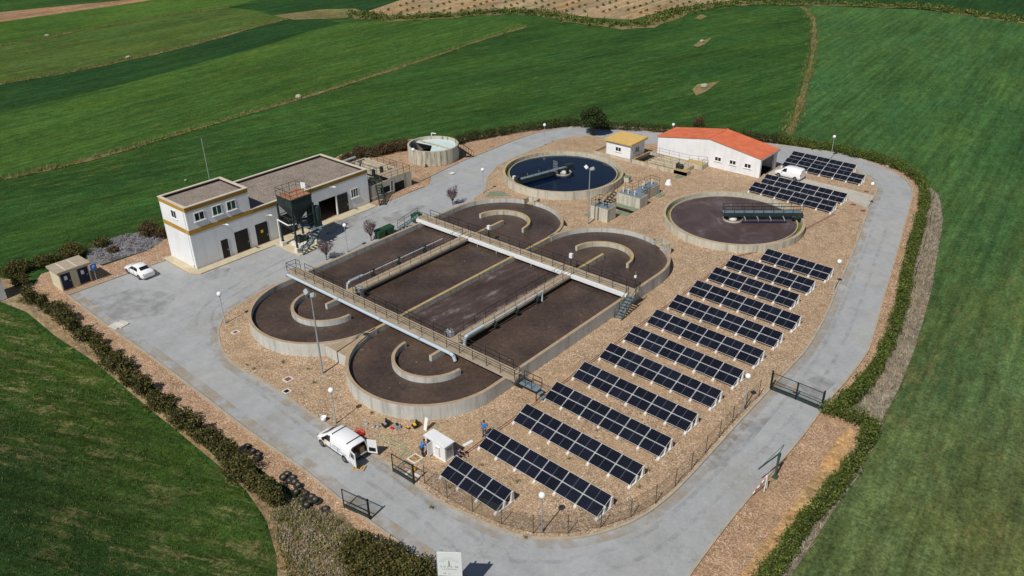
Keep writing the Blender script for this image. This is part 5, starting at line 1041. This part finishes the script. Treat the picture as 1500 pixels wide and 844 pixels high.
def skin_mesh(name, nodes, edges, mat, root=0, sub=1):
    me = bpy.data.meshes.new(name); me.from_pydata([n[0] for n in nodes], edges, []); o = bpy.data.objects.new(name, me); C.objects.link(o)
    o.modifiers.new('skin', 'SKIN').use_smooth_shade = True
    if not me.skin_vertices: me.skin_vertices.new()
    for i, n in enumerate(nodes):
        sv = me.skin_vertices[0].data[i]; r_ = n[1] if isinstance(n[1], tuple) else (n[1], n[1]); sv.radius = r_; sv.use_root = (i == root)
    o.modifiers.new('sub', 'SUBSURF').levels = sub; o.modifiers['sub'].render_levels = sub
    dg = bpy.context.evaluated_depsgraph_get(); dg.update(); m2 = bpy.data.meshes.new_from_object(o.evaluated_get(dg)); m2.materials.clear(); m2.materials.append(M[mat]); bpy.data.objects.remove(o); m2.name = name; return m2
def person(label, loc, rz, J, shirt, trousers):
    """J: joint positions in metres, facing -y"""
    t_ = thing('person', label, 'person', loc, rz); nm = list(J); V_ = {k: Vector(v) for k, v in J.items()}
    nodes = []; idx = {}; edges = []
    def nd(k, v, r_): idx[k] = len(nodes); nodes.append((tuple(v), r_))
    nd('pel', V_['pel'], (.15, .12)); nd('chest', V_['chest'], (.17, .12)); nd('neck', V_['neck'], .062); nd('head', V_['head'], (.075, .09)); nd('crown', V_['head']+(V_['head']-V_['neck']).normalized()*.1, (.07, .085))
    edges += [(0, 1), (1, 2), (2, 3), (3, 4)]
    for s_ in 'LR':
        for k, p_, r_ in (('sh', 'chest', .075), ('el', 'sh', .048), ('wr', 'el', .034), ('ha', 'wr', .036)): nd(k+s_, V_[k+s_], r_); edges.append((idx[p_ if p_ == 'chest' else p_+s_], idx[k+s_]))
        hd = (V_['ha'+s_]-V_['wr'+s_]).normalized(); sd = hd.orthogonal().normalized()
        for i, (off, ln) in enumerate(((-.03, .075), (-.01, .085), (.01, .08), (.03, .065), (.05, .045))):
            b = V_['ha'+s_]+sd*off+hd*.03; nd(f'f{i}{s_}', b+hd*ln*.6+Vector((0, -.008, -.012)), .009); edges.append((idx['ha'+s_], idx[f'f{i}{s_}'])); nd(f'g{i}{s_}', b+hd*ln+Vector((0, -.02, -.02)), .007); edges.append((idx[f'f{i}{s_}'], idx[f'g{i}{s_}']))
        for k, p_, r_ in (('hip', 'pel', .1), ('kn', 'hip', .066), ('an', 'kn', .044), ('toe', 'an', .038)): nd(k+s_, V_[k+s_], r_); edges.append((idx[p_ if p_ == 'pel' else p_+s_], idx[k+s_]))
    link('body', skin_mesh('body', nodes, edges, 'skin'), t_)
    def sub(name, keys, prs, mat, grow):
        nn = [(tuple(V_[k]), tuple(q+grow for q in (r_ if isinstance(r_, tuple) else (r_, r_)))) for k, r_ in keys]; ix = {k: i for i, (k, _) in enumerate(keys)}
        link(name, skin_mesh(name, nn, [(ix[a], ix[b]) for a, b in prs], mat), t_)
    V_['mid'] = V_['pel'].lerp(V_['chest'], .4); V_['cl'] = V_['chest'].lerp(V_['neck'], .5)
    for s_ in 'LR': V_['sl'+s_] = V_['sh'+s_].lerp(V_['el'+s_], .75)
    sub('shirt', [('mid', (.155, .125)), ('pel', (.155, .125)), ('chest', (.175, .125)), ('cl', (.1, .09)), ('shL', .078), ('slL', .062), ('shR', .078), ('slR', .062)], [('pel', 'mid'), ('mid', 'chest'), ('chest', 'cl'), ('chest', 'shL'), ('shL', 'slL'), ('chest', 'shR'), ('shR', 'slR')], shirt, .014)
    sub('trousers', [('pel', (.15, .12)), ('hipL', .102), ('knL', .072), ('anL', .056), ('hipR', .102), ('knR', .072), ('anR', .056)], [('pel', 'hipL'), ('hipL', 'knL'), ('knL', 'anL'), ('pel', 'hipR'), ('hipR', 'knR'), ('knR', 'anR')], trousers, .014)
    hd = V_['head']; u_ = (V_['head']-V_['neck']).normalized()
    obj('hair', MB().ball(hd+u_*.09+Vector((0, .025, 0)), (.092, .105, .095), 12), 'hair', t_)
    fc = MB()
    for s_ in (-1, 1): fc.ball(hd+Vector((s_*.033, -.095, .05)), .011, 6)
    obj('eyes', fc, 'black', t_)
    for s_ in 'LR': a, b = V_['an'+s_], V_['toe'+s_]; obj('boot', MB().ball((a*.45+b*.55)-Vector((0, 0, .005)), (.055, .14, .06), 10), 'boot', t_)
    return t_
stand = dict(pel=(0, 0, .95), chest=(0, 0, 1.32), neck=(0, .0, 1.5), head=(0, -.02, 1.63), shL=(.19, 0, 1.42), elL=(.33, .06, 1.2), wrL=(.2, -.06, 1.02), haL=(.14, -.1, .98), shR=(-.19, 0, 1.42), elR=(-.28, .03, 1.14), wrR=(-.26, -.1, .92), haR=(-.25, -.14, .86),
    hipL=(.1, 0, .88), knL=(.11, -.03, .48), anL=(.12, 0, .08), toeL=(.13, -.17, .045), hipR=(-.1, 0, .88), knR=(-.11, -.02, .48), anR=(-.12, .02, .08), toeR=(-.13, -.15, .045))
work = dict(stand); work.update(chest=(0, -.08, 1.3), neck=(0, -.15, 1.46), head=(0, -.21, 1.57), shL=(.19, -.1, 1.39), elL=(.24, -.32, 1.2), wrL=(.12, -.52, 1.22), haL=(.1, -.6, 1.22), shR=(-.19, -.1, 1.39), elR=(-.25, -.3, 1.18), wrR=(-.12, -.5, 1.12), haR=(-.1, -.58, 1.12))
crouch = dict(stand); crouch.update(pel=(0, .1, .42), chest=(0, -.12, .74), neck=(0, -.22, .9), head=(0, -.28, 1.0), shL=(.19, -.14, .84), elL=(.25, -.36, .66), wrL=(.15, -.52, .62), haL=(.12, -.59, .6), shR=(-.19, -.14, .84), elR=(-.25, -.34, .64), wrR=(-.16, -.5, .56), haR=(-.14, -.57, .54),
    hipL=(.11, .08, .4), knL=(.17, -.34, .46), anL=(.14, -.02, .08), toeL=(.15, -.19, .045), hipR=(-.11, .08, .4), knR=(-.17, -.32, .44), anR=(-.14, .0, .08), toeR=(-.15, -.17, .045))
person('person in a blue shirt and grey trousers standing hands on hips by panels', (19.15, -17.5, 0), R(20), stand, 'shirt', 'trousers')
person('person in a blue shirt working at the open cabinet door', (16.85, -22.75, 0), R(160), work, 'shirt', 'darktrousers')
person('person in a dark blue shirt crouching in the shade behind the cabinet', (19.3, -20.85, 0), R(90), crouch, 'navyshirt', 'darktrousers')

# ------------------------------------------------------------------ bins, tools and loose things
def bin_(x, y, rz, label, z=RZ):
    t_ = thing('wheeled_bin', label, 'bin', (x, y, z), rz)
    obj('tub', MB().add([(-.5, -.38, .2), (.5, -.38, .2), (.5, .38, .2), (-.5, .38, .2), (-.65, -.5, 1.1), (.65, -.5, 1.1), (.65, .5, 1.1), (-.65, .5, 1.1)], [(3, 2, 1, 0), (0, 1, 5, 4), (1, 2, 6, 5), (2, 3, 7, 6), (3, 0, 4, 7), (4, 5, 6, 7)]), 'binpaint', t_)
    obj('lid', MB().add([(-.68, -.53, 1.1), (.68, -.53, 1.1), (.68, .53, 1.1), (-.68, .53, 1.1), (-.66, -.45, 1.22), (.66, -.45, 1.22), (.66, .45, 1.3), (-.66, .45, 1.3)], [(4, 5, 6, 7), (0, 1, 5, 4), (1, 2, 6, 5), (2, 3, 7, 6), (3, 0, 4, 7)]), 'binpaint', t_)
    for sx_ in (-.42, .42):
        for sy_ in (-.3, .3): obj('castor', MB().tube((sx_, sy_-.03, .1), (sx_, sy_+.03, .1), .1, 8), 'rubber', t_)
bin_(-19.5, 4.55, R(90), 'green wheeled bin nearer the purple tree'); bin_(-19.5, 6.05, R(90), 'green wheeled bin, right hand one of the pair by the tank wall'); bin_(-19.6, 11.3, R(90), 'green wheeled bin behind the yard stairs of the footbridge')
def toolcase(px, py, label, open_, c='black', sz=(.5, .38, .2), extra=None):
    t_ = thing('tool_case', label, 'tool case', P(px, py), rnd.uniform(-.4, .4)); a, b, h = sz
    obj('case', MB().box(-a/2, a/2, -b/2, b/2, 0, h), c, t_)
    if open_: obj('lid', MB().obox((0, b/2+.04, h+.16), (a, .07, b*.9), 0, 0, Matrix.Rotation(R(-12), 3, 'X')), c, t_)
    else: obj('handle', MB().path([(-.1, 0, h), (-.1, 0, h+.07), (.1, 0, h+.07), (.1, 0, h)], .014), 'black', t_)
    if extra: obj('tool', MB().box(-a*.35, a*.3, -b*.3, b*.2, h, h+.1), extra, t_)
toolcase(564.5, 624, 'open black tool case by the rounded tank wall, left of the grey machine', True, 'black', (.62, .42, .22), 'galv'); toolcase(608, 625.5, 'open black tool case with yellow tools, nearest to the leaning white panel', True, 'black', (.55, .4, .24), 'yellow')
toolcase(575, 628, 'small red tool on gravel by the tank wall', False, 'red', (.35, .2, .1)); toolcase(582.5, 626.5, 'light grey machine case on gravel by the tank wall', False, 'galv', (.55, .4, .32), 'black'); toolcase(598, 627.5, 'small blue and yellow tool on gravel by the tank wall', False, 'navy', (.4, .2, .1), 'yellow')
toolcase(527.5, 638, 'red fuel box beside the open van', False, 'red', (.6, .42, .3))
def bag(px, py, r_, label):
    mb = MB().ball((0, 0, .06), (r_, r_*.7, .1), 12); rg = random.Random(px); mb.v = [(x+rg.uniform(-.03, .03), y+rg.uniform(-.03, .03), max(0, z+rg.uniform(-.03, .04))) for x, y, z in mb.v]; tag(obj('plastic_bag', mb, 'galv', None, P(px, py), (0, 0, rg.random()*3)), label, 'bag')
bag(536, 621, .28, 'crumpled grey plastic bag nearest to the van on gravel'); bag(547, 626, .22, 'crumpled grey plastic bag, left one of the pair by the tool cases'); bag(554, 626, .24, 'crumpled grey plastic bag, right one of the pair by the tool cases')
def hose(name, pts, r_, mat, label, z=.03): tag(obj(name, MB().path([Vector((q.x, q.y, z)) for q in cr(PL(pts), 6)], r_, 5), mat), label, 'hose')
hose('hose', [(519, 634), (522, 629), (528, 628), (533, 632), (534, 637), (529, 640), (522, 637), (524, 631), (531, 631)], .035, 'red', 'red hose coiled on gravel behind the white van')
hose('cable', [(551, 638), (560, 636), (575, 643), (590, 652), (594, 660), (588, 670), (592, 676), (600, 668), (592, 655), (578, 649), (560, 645), (552, 641), (566, 651), (584, 658), (590, 664), (586, 672), (600, 684)], .016, 'cable', 'tangled pale green cable on gravel before the cabinet')
hose('cable', [(632, 632), (640, 628), (646, 627), (644, 633), (636, 634), (634, 629), (642, 626)], .016, 'cable', 'small coil of pale green cable behind the white cabinet')
o = obj('leaning_panel', MB().obox((0, 0, .62), (.36, .06, 1.25), 0, 0, Matrix.Rotation(R(-14), 3, 'X')), 'plastic', None, P(624.5, 629.5)); tag(o, 'tall narrow white panel leaning on the rounded tank wall', 'panel')
o = obj('white_strip', MB().obox((0, 0, .04), (.3, 1.0, .06), R(-8)), 'plastic', None, P(685.5, 650)); tag(o, 'white plastic strip lying on gravel between cabinet and panels', 'strip')
o = obj('white_strip', MB().obox((0, 0, .04), (.9, .22, .06), R(10)), 'plastic', None, P(611, 697)); tag(o, 'long white strip lying behind the open gate leaf', 'strip')
o = obj('white_strip', MB().obox((0, 0, .04), (.25, .6, .06), R(10)), 'plastic', None, P(598, 693)); tag(o, 'short white strip lying behind the open gate leaf', 'strip')
o = obj('yellow_can', MB().lathe([(.0, 0), (.13, 0), (.14, .3), (.06, .38), (.05, .44), (0, .44)], n=12), 'yellow', None, P(607, 690)); tag(o, 'yellow can behind the open gate leaf', 'can')
o = obj('bucket', MB().lathe([(0, 0), (.2, 0), (.26, .5), (.24, .5), (.19, .05), (0, .05)], n=14), 'plastic', None, P(474.5, 617)); tag(o, 'white bucket at the kerb near the globe lamp by the van', 'bucket')
pm = MB().box(-.5, .5, -.3, -.2, 0, .1).box(-.5, .5, .2, .3, 0, .1)
for i in range(5): pm.box(-.5+.22*i, -.36+.22*i, -.35, .35, .1, .13)
tag(obj('timber_stack', pm, 'wood', None, P(526, 686, RZ), (0, 0, .5)), 'small raw wood pallet on the road below the van door', 'pallet')
def pallet(px, py, rz, tilt, label):
    pm = MB()
    for y in (-.5, 0, .5): pm.box(-.6, .6, y-.05, y+.05, 0, .1)
    for i in range(7): pm.box(-.6+.185*i, -.49+.185*i, -.55, .55, .1, .125)
    tag(obj('pallet', pm, 'oldwood', None, P(px, py, RZ), (tilt, 0, rz)), label, 'pallet')
pallet(170, 478, .3, 0, 'weathered grey pallet lying flat, left of the pair on the yard'); pallet(178, 476, .2, .06, 'weathered grey pallet lying askew, right of the pair on the yard')
def frame_cover(px, py, sz, c, label, rz=0, fr='concpost'):
    t_ = thing('manhole', label, 'manhole', P(px, py), rz); obj('frame', MB().box(-sz, sz, -sz, -sz+.12, 0, .05).box(-sz, sz, sz-.12, sz, 0, .05).box(-sz, -sz+.12, -sz+.12, sz-.12, 0, .05).box(sz-.12, sz, -sz+.12, sz-.12, 0, .05), fr, t_); obj('lid', MB().box(-sz+.12, sz-.12, -sz+.12, sz-.12, 0, .03), c, t_)
frame_cover(608, 672, .5, 'soil', 'square pale framed pit with soil beside the cabinet'); frame_cover(422, 556, .42, 'conduit', 'square manhole with a rusty lid, left of the floodlight mast'); frame_cover(420, 573.5, .36, 'black', 'small white framed manhole nearest the kerb'); frame_cover(345, 487, .36, 'conduit', 'small manhole with a rusty lid by the left kerb corner'); frame_cover(662, 254, .4, 'concpost', 'white round topped manhole by the streaked tank road')
for px, py, l_ in ((1269, 281, 'rusty drain cover beside the pale driveway'), (1250, 300, 'rusty drain cover right of the far panel rows'), (1264, 309, 'rusty drain cover at the road edge below the driveway')): frame_cover(px, py, .3, 'conduit', l_, 0, 'conduit')
for i, (px, py, r_, l_) in enumerate(((110, 460, .7, 'large pale boulder at the left bushes'), (625, 253.5, .4, 'white concrete block by the road at the round tank'), (837, 186, .45, 'white block on the back verge left of the round tree'), (1300, 244, .4, 'pale boulder at the right bend of the back road'), (140, 474, .25, 'small pale stone on the left gravel strip'), (799, 216, .3, 'white pad at the base of the back globe lamp'), (848, 219, .35, 'white stone on gravel behind the blue clarifier'), (69, 53, 1.2, 'pale boulder heap on the farthest left field edge'), (188, 85, 1.2, 'pale boulder heap between the dark and olive fields'), (437, 143, 1.3, 'pale boulder heap on the track between wheat fields'), (1031, 127, 1.3, 'boulder on the larger bare patch in the wheat'), (1028, 61, 1.1, 'boulder on the farther bare patch in the wheat'), (272, 264.5, .4, 'white box beyond the two storey roof'))):
    r_ *= .62; mb = MB().ball((0, 0, r_*.25), (r_, r_*.8, r_*.55), 10); rg = random.Random(i); mb.v = [(x*(1+rg.uniform(-.15, .15)), y*(1+rg.uniform(-.15, .15)), z*(1+rg.uniform(-.2, .2))) for x, y, z in mb.v]; mb.sm = [False]*len(mb.f); tag(obj('boulder', mb, 'stone', None, P(px, py, RZ), (0, 0, i)), l_, 'boulder')
# tyres used as planters beside the entrance road
tp = [(362, 655), (370, 662), (378, 667), (366, 664), (376, 672), (420, 696), (428, 701), (415, 700), (430, 707), (424, 705), (436, 712), (438, 719), (446, 724), (433, 722), (442, 733), (452, 738), (461, 733), (455, 729), (466, 736), (448, 741)]
ty = MB().lathe([(.2, 0), (.36, 0), (.4, .06), (.4, .18), (.36, .24), (.2, .24), (.2, 0)], n=18).mesh('tyre', 'rubber_dusty') if 'rubber_dusty' in M else None
M['rubber_dusty'] = plain('dusty_rubber', S(44, 46, 46), .9, .25, 3); ty = MB().lathe([(.17, 0), (.3, 0), (.33, .05), (.33, .15), (.3, .2), (.17, .2), (.17, 0)], n=18).mesh('tyre', 'rubber_dusty')
soil_me = MB().disc(0, 0, .22, .12, 14).mesh('soil', 'earth')
for i, (px, py) in enumerate(tp):
    t_ = thing('old_tyre', 'old dusty tyre lying in the row of tyres along the entrance bushes', 'tyre', P(px, py, RZ+(.18 if i % 3 == 1 else 0)), i, 'old tyres along the entrance road'); t_.rotation_euler = (rnd.uniform(-.15, .15), rnd.uniform(-.15, .15), i); link('tyre', ty, t_); link('soil', soil_me, t_)
o = thing('old_tyre', 'single dark tyre lying alone on gravel by the left gate leaf', 'tyre', P(476, 747, RZ)); link('tyre', ty, o); link('soil', soil_me, o)

# ------------------------------------------------------------------ vegetation
def plant(name, label, cat, loc, blobs, n, size, mat, stem=None, group=None, seed=None, bark='bark', flat=0, shell=.45):
    t_ = thing(name, label, cat, loc, 0, group); lv = leaves(MB(), blobs, n, size, seed or rnd.randint(1, 9999), shell, flat); zf = GZ-loc[2]
    obj('foliage' if cat != 'tree' else 'crown', lv, mat, t_); obj('stem' if cat != 'tree' else 'trunk', stem or MB().tube((0, 0, -.2), (.1, .05, .7), .06, 6, .03).tube((0, 0, -.1), (-.2, .1, .8), .05, 5, .02), bark, t_); return t_
def bush(px, py, r_, h, mat, label, n=None, group=None, lvl=GZ):
    q = P(px, py, h*.5); q.z = lvl; rg = random.Random(int(px*7+py)); bl = []
    for i in range(6): a = rg.random()*6.28; d = r_*.5*rg.random()**.5; rr = r_*rg.uniform(.42, .7); bl.append(((d*math.cos(a), d*math.sin(a), h*rg.uniform(.35, .62)), (rr, rr, h*rg.uniform(.32, .42))))
    bl.append(((0, 0, h*.35), (r_*.8, r_*.8, h*.36)))
    return plant('bush', label, 'bush', q, bl, n or int(1400*r_*r_), .16, mat, None, group, int(px+py))
lb = [(33, 404), (48, 424), (66, 436), (84, 444), (98, 456), (113, 470), (130, 482), (143, 494), (158, 508), (170, 520), (186, 532), (197, 545), (213, 556), (230, 574), (241, 583), (272, 606), (287, 616), (306, 630), (320, 642), (336, 655), (352, 676), (366, 688), (380, 698), (396, 708), (408, 720)]
for i, (px, py) in enumerate(lb):
    bush(px-5, py+4, 1.1+.3*math.sin(i*2.3)+.2*math.sin(i*5.1), 1.8+.5*math.sin(i*1.7), 'l_bush', 'dense olive green bush in the bush row along the left road', 2200, 'bushes in the row along the left road')
for px, py, r_, h, mt, l_ in ((525, 800, 1.7, 1.9, 'l_bush', 'leafy bush at the bottom edge, leftmost of the clump by the sign'), (552, 812, 1.9, 2.1, 'l_bush', 'leafy bush at the bottom edge behind the verge, second in the clump'), (582, 824, 1.9, 2.0, 'l_bush', 'leafy bush at the bottom edge, third in the clump'), (608, 838, 1.8, 1.9, 'l_bush', 'leafy bush at the bottom edge, nearest to the sign board'), (548, 838, 1.9, 2.0, 'l_bush', 'leafy bush cut by the bottom edge of the picture'),
    (507, 228, 1.6, 1.7, 'l_brown', 'brown bush showing just above the low wing roof'), (526, 221, 1.8, 1.8, 'l_brown', 'brown bush behind the screening channel'), (545, 220, 1.7, 1.7, 'l_brown', 'brown bush between the screening channel and round tank'), (563, 214, 2.0, 2.0, 'l_brown', 'tallest brown bush left of the streaked round tank'), (586, 210, 2.0, 1.8, 'l_brown', 'brown bush touching the streaked round tank'),
    (100, 364, 2.0, 1.9, 'l_bush', 'olive bush behind the beige hut'), (66, 378, 1.7, 1.5, 'l_bush', 'olive bush left of the beige hut roof'), (146, 353, 1.3, 1.2, 'l_bush', 'small olive bush behind the grey rubble bed'), (164, 363, .9, .8, 'l_brown', 'small dark bush inside the grey rubble bed'), (218, 332, 1.6, 2.0, 'l_brown', 'dark bush left of the two storey corner'), (238, 338, 1.3, 1.6, 'l_brown', 'dark bush touching the two storey corner'), (22, 388, 1.9, 1.8, 'l_bush', 'dark bush behind the white kiosk'),
    (1022, 176, 1.2, 1.9, 'l_brown', 'bare brown bush behind the orange roof')):
    bush(px, py, r_, h, mt, l_, int(1300*r_*r_))
# clipped hedges
def hedge(label, pts, wd, h, mat, per_m=520, size=.15, zc=.8):
    q = cr([P(a, b, zc) for a, b in pts], 8); t_ = thing('hedge', label, 'hedge', (0, 0, 0)); bl = []; ln = 0; rg = random.Random(len(pts))
    st_ = MB()
    for a, b in zip(q[:-1], q[1:]):
        l_ = (b-a).length; ln += l_; k = max(1, round(l_/.55))
        for i in range(k):
            c_ = a.lerp(b, (i+rg.random())/k); ww = wd*rg.uniform(.42, .62); hh2 = h*rg.uniform(.85, 1.15)
            bl.append(((c_.x+rg.uniform(-.2, .2), c_.y+rg.uniform(-.2, .2), hh2*.48), (ww, ww, hh2*.5)))
            st_.tube((c_.x, c_.y, GZ), (c_.x+.1, c_.y, h*.6), .05, 5, .02)
    obj('foliage', leaves(MB(), bl, int(ln*per_m), size, len(pts)+3, .5), mat, t_); obj('stem', st_, 'bark', t_); return t_
hedge('dark clipped hedge along the back road behind the blue clarifier', [(668, 205), (687, 199), (713, 195), (740, 190), (780, 184), (815, 180), (841, 179), (870, 181), (900, 183), (940, 185), (980, 188)], 1.5, 1.6, 'l_north')
hedge('dark clipped hedge behind the orange roofed workshop', [(985, 189), (1030, 192), (1087, 198), (1113, 201), (1140, 203)], 1.6, 1.7, 'l_north')
hedge('green clipped hedge curving round the outer side of the right hand road', [(1143, 203), (1167, 207), (1193, 211), (1220, 215), (1250, 222), (1278, 228), (1304, 236), (1332, 249), (1351, 268), (1355, 291), (1348, 322), (1339, 356), (1331, 385), (1325, 419), (1316, 456), (1306, 490), (1294, 517), (1276, 546), (1256, 570), (1236, 585)], 1.35, 1.6, 'l_hedge', 560)
hedge('short hedge stretching sideways from the closed gate', [(1212, 594), (1232, 598), (1256, 609), (1277, 616)], 1.5, 1.5, 'l_hedge', 620)
hedge('green hedge running from the gate corner down to the bottom edge', [(1277, 620), (1269, 641), (1251, 673), (1233, 697), (1220, 713), (1202, 734), (1183, 758), (1164, 783), (1143, 811), (1124, 838), (1100, 870)], 1.3, 1.4, 'l_hedge', 600)
# trees
q = P(868, 197); br = MB().tube((0, 0, -.1), (0, .05, 2.0), .22, 9, .17)
for a in range(6): br.tube((0, .05, 1.7), (1.3*math.cos(a*1.05), 1.3*math.sin(a*1.05), 3.3), .1, 6, .03)
bl = []; rg = random.Random(5)
for i in range(26):
    a = rg.random()*6.28; u_ = rg.uniform(-.8, 1); r_ = 1.55*math.sqrt(max(0, 1-u_*u_)); r_ *= 1.12; bl.append(((r_*math.cos(a), r_*math.sin(a), 3.2+1.15*u_), (.85, .85, .66)))
bl.append(((0, 0, 3.15), (1.95, 1.95, 1.4)))
plant('round_tree', 'dark green round crowned tree on gravel beside the back road', 'tree', q, bl, 17000, .19, 'l_tree', br)
def plum(px, py, h, r_, label, seed):
    q = P(px, py, RZ); br = MB().tube((0, 0, 0), (0, 0, .7), .07, 7, .055); rg = random.Random(seed); tips = []
    for i in range(13):
        a = i*2.4; e = rg.uniform(.3, .9)*r_; z = h*rg.uniform(.6, .98); m_ = Vector((e*.55*math.cos(a), e*.55*math.sin(a), h*.5)); t2 = Vector((e*math.cos(a), e*math.sin(a), z)); br.tube((0, 0, .6), m_, .04, 5, .022).tube(m_, t2, .022, 4, .008); tips += [m_.lerp(t2, k/3) for k in range(4)]
        for j in range(3): b2 = m_.lerp(t2, rg.uniform(.2, .9)); d = Vector((rg.uniform(-.4, .4), rg.uniform(-.4, .4), .55)); br.tube(b2, b2+d, .014, 4, .005); tips.append(b2+d*.7)
    plant('plum_tree', label, 'tree', q, [(tuple(t_), (.26, .26, .3)) for t_ in tips], 1900, .085, 'l_purple', br, None, seed, 'bark_purple', 0, .1)
plum(478.7, 381, 2.7, 1.15, 'small purple leaved tree left of the globe lamp by the big tank', 11); plum(544, 353, 3.0, 1.2, 'small purple leaved tree standing beside the green bins', 12); plum(663.5, 301, 2.8, 1.15, 'small purple leaved tree near the far rounded end of the tank', 13)
# weeds, dry brush and ground cover
def inpoly(p_, poly):
    c_ = False; n = len(poly)
    for i in range(n):
        a, b = poly[i], poly[i-1]
        if (a[1] > p_[1]) != (b[1] > p_[1]) and p_[0] < (b[0]-a[0])*(p_[1]-a[1])/(b[1]-a[1])+a[0]: c_ = not c_
    return c_
def scatter(px, n, seed, z=GZ):
    poly = [(v.x, v.y) for v in PL(px)]; rg = random.Random(seed); xs = [p_[0] for p_ in poly]; ys = [p_[1] for p_ in poly]; o = []
    while len(o) < n:
        p_ = (rg.uniform(min(xs), max(xs)), rg.uniform(min(ys), max(ys)))
        if inpoly(p_, poly): o.append((*p_, z))
    return o
def stuff(name, mb, mat, label): tag(obj(name, mb, mat), label, name.replace('_', ' '), None, 'stuff')
pts = scatter([(398, 735), (440, 725), (480, 745), (500, 775), (530, 790), (512, 850), (560, 900), (440, 900), (430, 830), (405, 775)], 520, 3)
stuff('dry_brush', leaves(tufts(MB(), pts[:330], .24, 4, .5, 14), [((x, y, .0), (.6, .6, .3)) for x, y, z in pts[:60]], 1800, .12, 9, .2), 'l_dry', 'tangle of grey dry brush at the bottom left of the entrance')
pts = scatter([(380, 720), (440, 722), (500, 760), (530, 790), (520, 850), (560, 900), (415, 900), (420, 840), (398, 760)], 650, 33)
stuff('weeds', leaves(tufts(MB(), pts, .26, 34, .4, 9), [((x, y, .0), (.45, .45, .28)) for x, y, z in pts[:110]], 2600, .12, 35, .2), 'l_weed', 'green and yellow weeds mixed into the dry brush by the entrance')
pts = scatter([(126, 372), (150, 352), (200, 340), (232, 336), (238, 352), (215, 366), (180, 376), (150, 386)], 420, 5)
stuff('ground_cover', leaves(tufts(MB(), pts, .3, 6, .2, 6), [((x, y, 0.02), (.32, .32, .2)) for x, y, z in pts[:200]], 4500, .12, 8, .2), 'l_grey', 'low grey ground cover in the bed beside the two storey building')
vp = []
rg = random.Random(17)
for pts, wd, n in ((T1, 1.6, 900), (T3, 1.8, 700), (T4, 1.4, 350), (VL, 1.8, 700)):
    q = PL(pts)
    for _ in range(n): i = rg.randrange(len(q)-1); c_ = q[i].lerp(q[i+1], rg.random()); vp.append((c_.x+rg.gauss(0, wd*.4), c_.y+rg.gauss(0, wd*.4), GZ-.02))
stuff('field_weeds', tufts(MB(), vp, .55, 7, .4, 7), 'l_weed', 'thin lines of weeds along the field boundaries')
q = PL(mar); mp = []
for _ in range(1500): i = rg.randrange(len(q)-1); c_ = q[i].lerp(q[i+1], rg.random()); mp.append((c_.x+rg.gauss(0, 1.9), c_.y+rg.gauss(0, 1.9), GZ))
stuff('ditch_scrub', leaves(MB(), [((x, y, .3), (.9, .9, .8)) for x, y, z in mp], 16000, .5, 21, .2), 'l_hedge', 'long belt of green scrub along the ditch beyond the wheat')
pts = scatter([(1362, 272), (1378, 290), (1382, 320), (1366, 420), (1338, 515), (1300, 600), (1262, 690), (1180, 810), (1130, 880), (1118, 860), (1195, 740), (1262, 620), (1245, 588), (1290, 545), (1318, 450), (1345, 350)], 1500, 12)
stuff('dry_grass', tufts(MB(), pts, .35, 13, .4, 6), 'l_dry', 'dry grey grass on the bank outside the right hedge')
pts = scatter([(20, 440), (80, 455), (160, 535), (260, 625), (345, 690), (410, 745), (420, 735), (340, 672), (240, 590), (130, 500), (60, 430)], 700, 14)
stuff('weeds', tufts(MB(), pts, .3, 15, .35, 6), 'l_weed', 'weeds and dry grass between the left bushes and the near field')
pts = [tuple(P(a, b, 0)) for a, b in ((835, 673), (758, 707), (705, 682), (727, 655), (812, 718), (937, 715), (951, 690), (875, 629), (373, 541), (363, 535), (415, 531), (461, 561), (453, 541), (1012, 453), (770, 788), (660, 715), (667, 690), (633, 744), (1150, 447), (860, 650), (545, 605), (580, 600))]
stuff('weeds', tufts(MB(), pts, .22, 16, .3, 26), 'l_weed', 'scattered weed tufts on the gravel between the panel rows')
pts = scatter([(-30, 445), (40, 466), (88, 504), (139, 537), (183, 575), (228, 612), (265, 641), (302, 673), (338, 702), (367, 730), (396, 770), (412, 812), (420, 900), (-60, 900)], 6500, 18, GZ-.05)
stuff('wheat', tufts(MB(), pts, .13, 19, .4, 4), 'l_wheat', 'short ragged green wheat of the near field')
# grove saplings on the far bare field: rows of small shrubs
gp = []; a = P(540, 22); b = P(920, 26)
for r_ in range(9):
    for i in range(20):
        px = 560+i*27+r_*9; py = 20-r_*3.1+6*math.sin(i*.5)*.2
        if py > -10 and px < 1050 and (i*7+r_*5) % 9 > 1: gp.append(P(px, py-1.5, GZ))
sap = leaves(MB(), [((0, 0, .3), (.55, .55, .35)), ((.3, .1, .4), (.35, .35, .3))], 60, .3, 31, .2).mesh('foliage', 'l_hedge')
for i, q in enumerate(gp):
    o = link('grove_shrub', sap, None, q, (0, 0, i*1.3)); o.scale = (1, 1, .8+.4*((i*37) % 10)/10); tag(o, 'small green shrub in the planted rows of the bare far field', 'shrub', 'shrubs planted in rows on the far field')
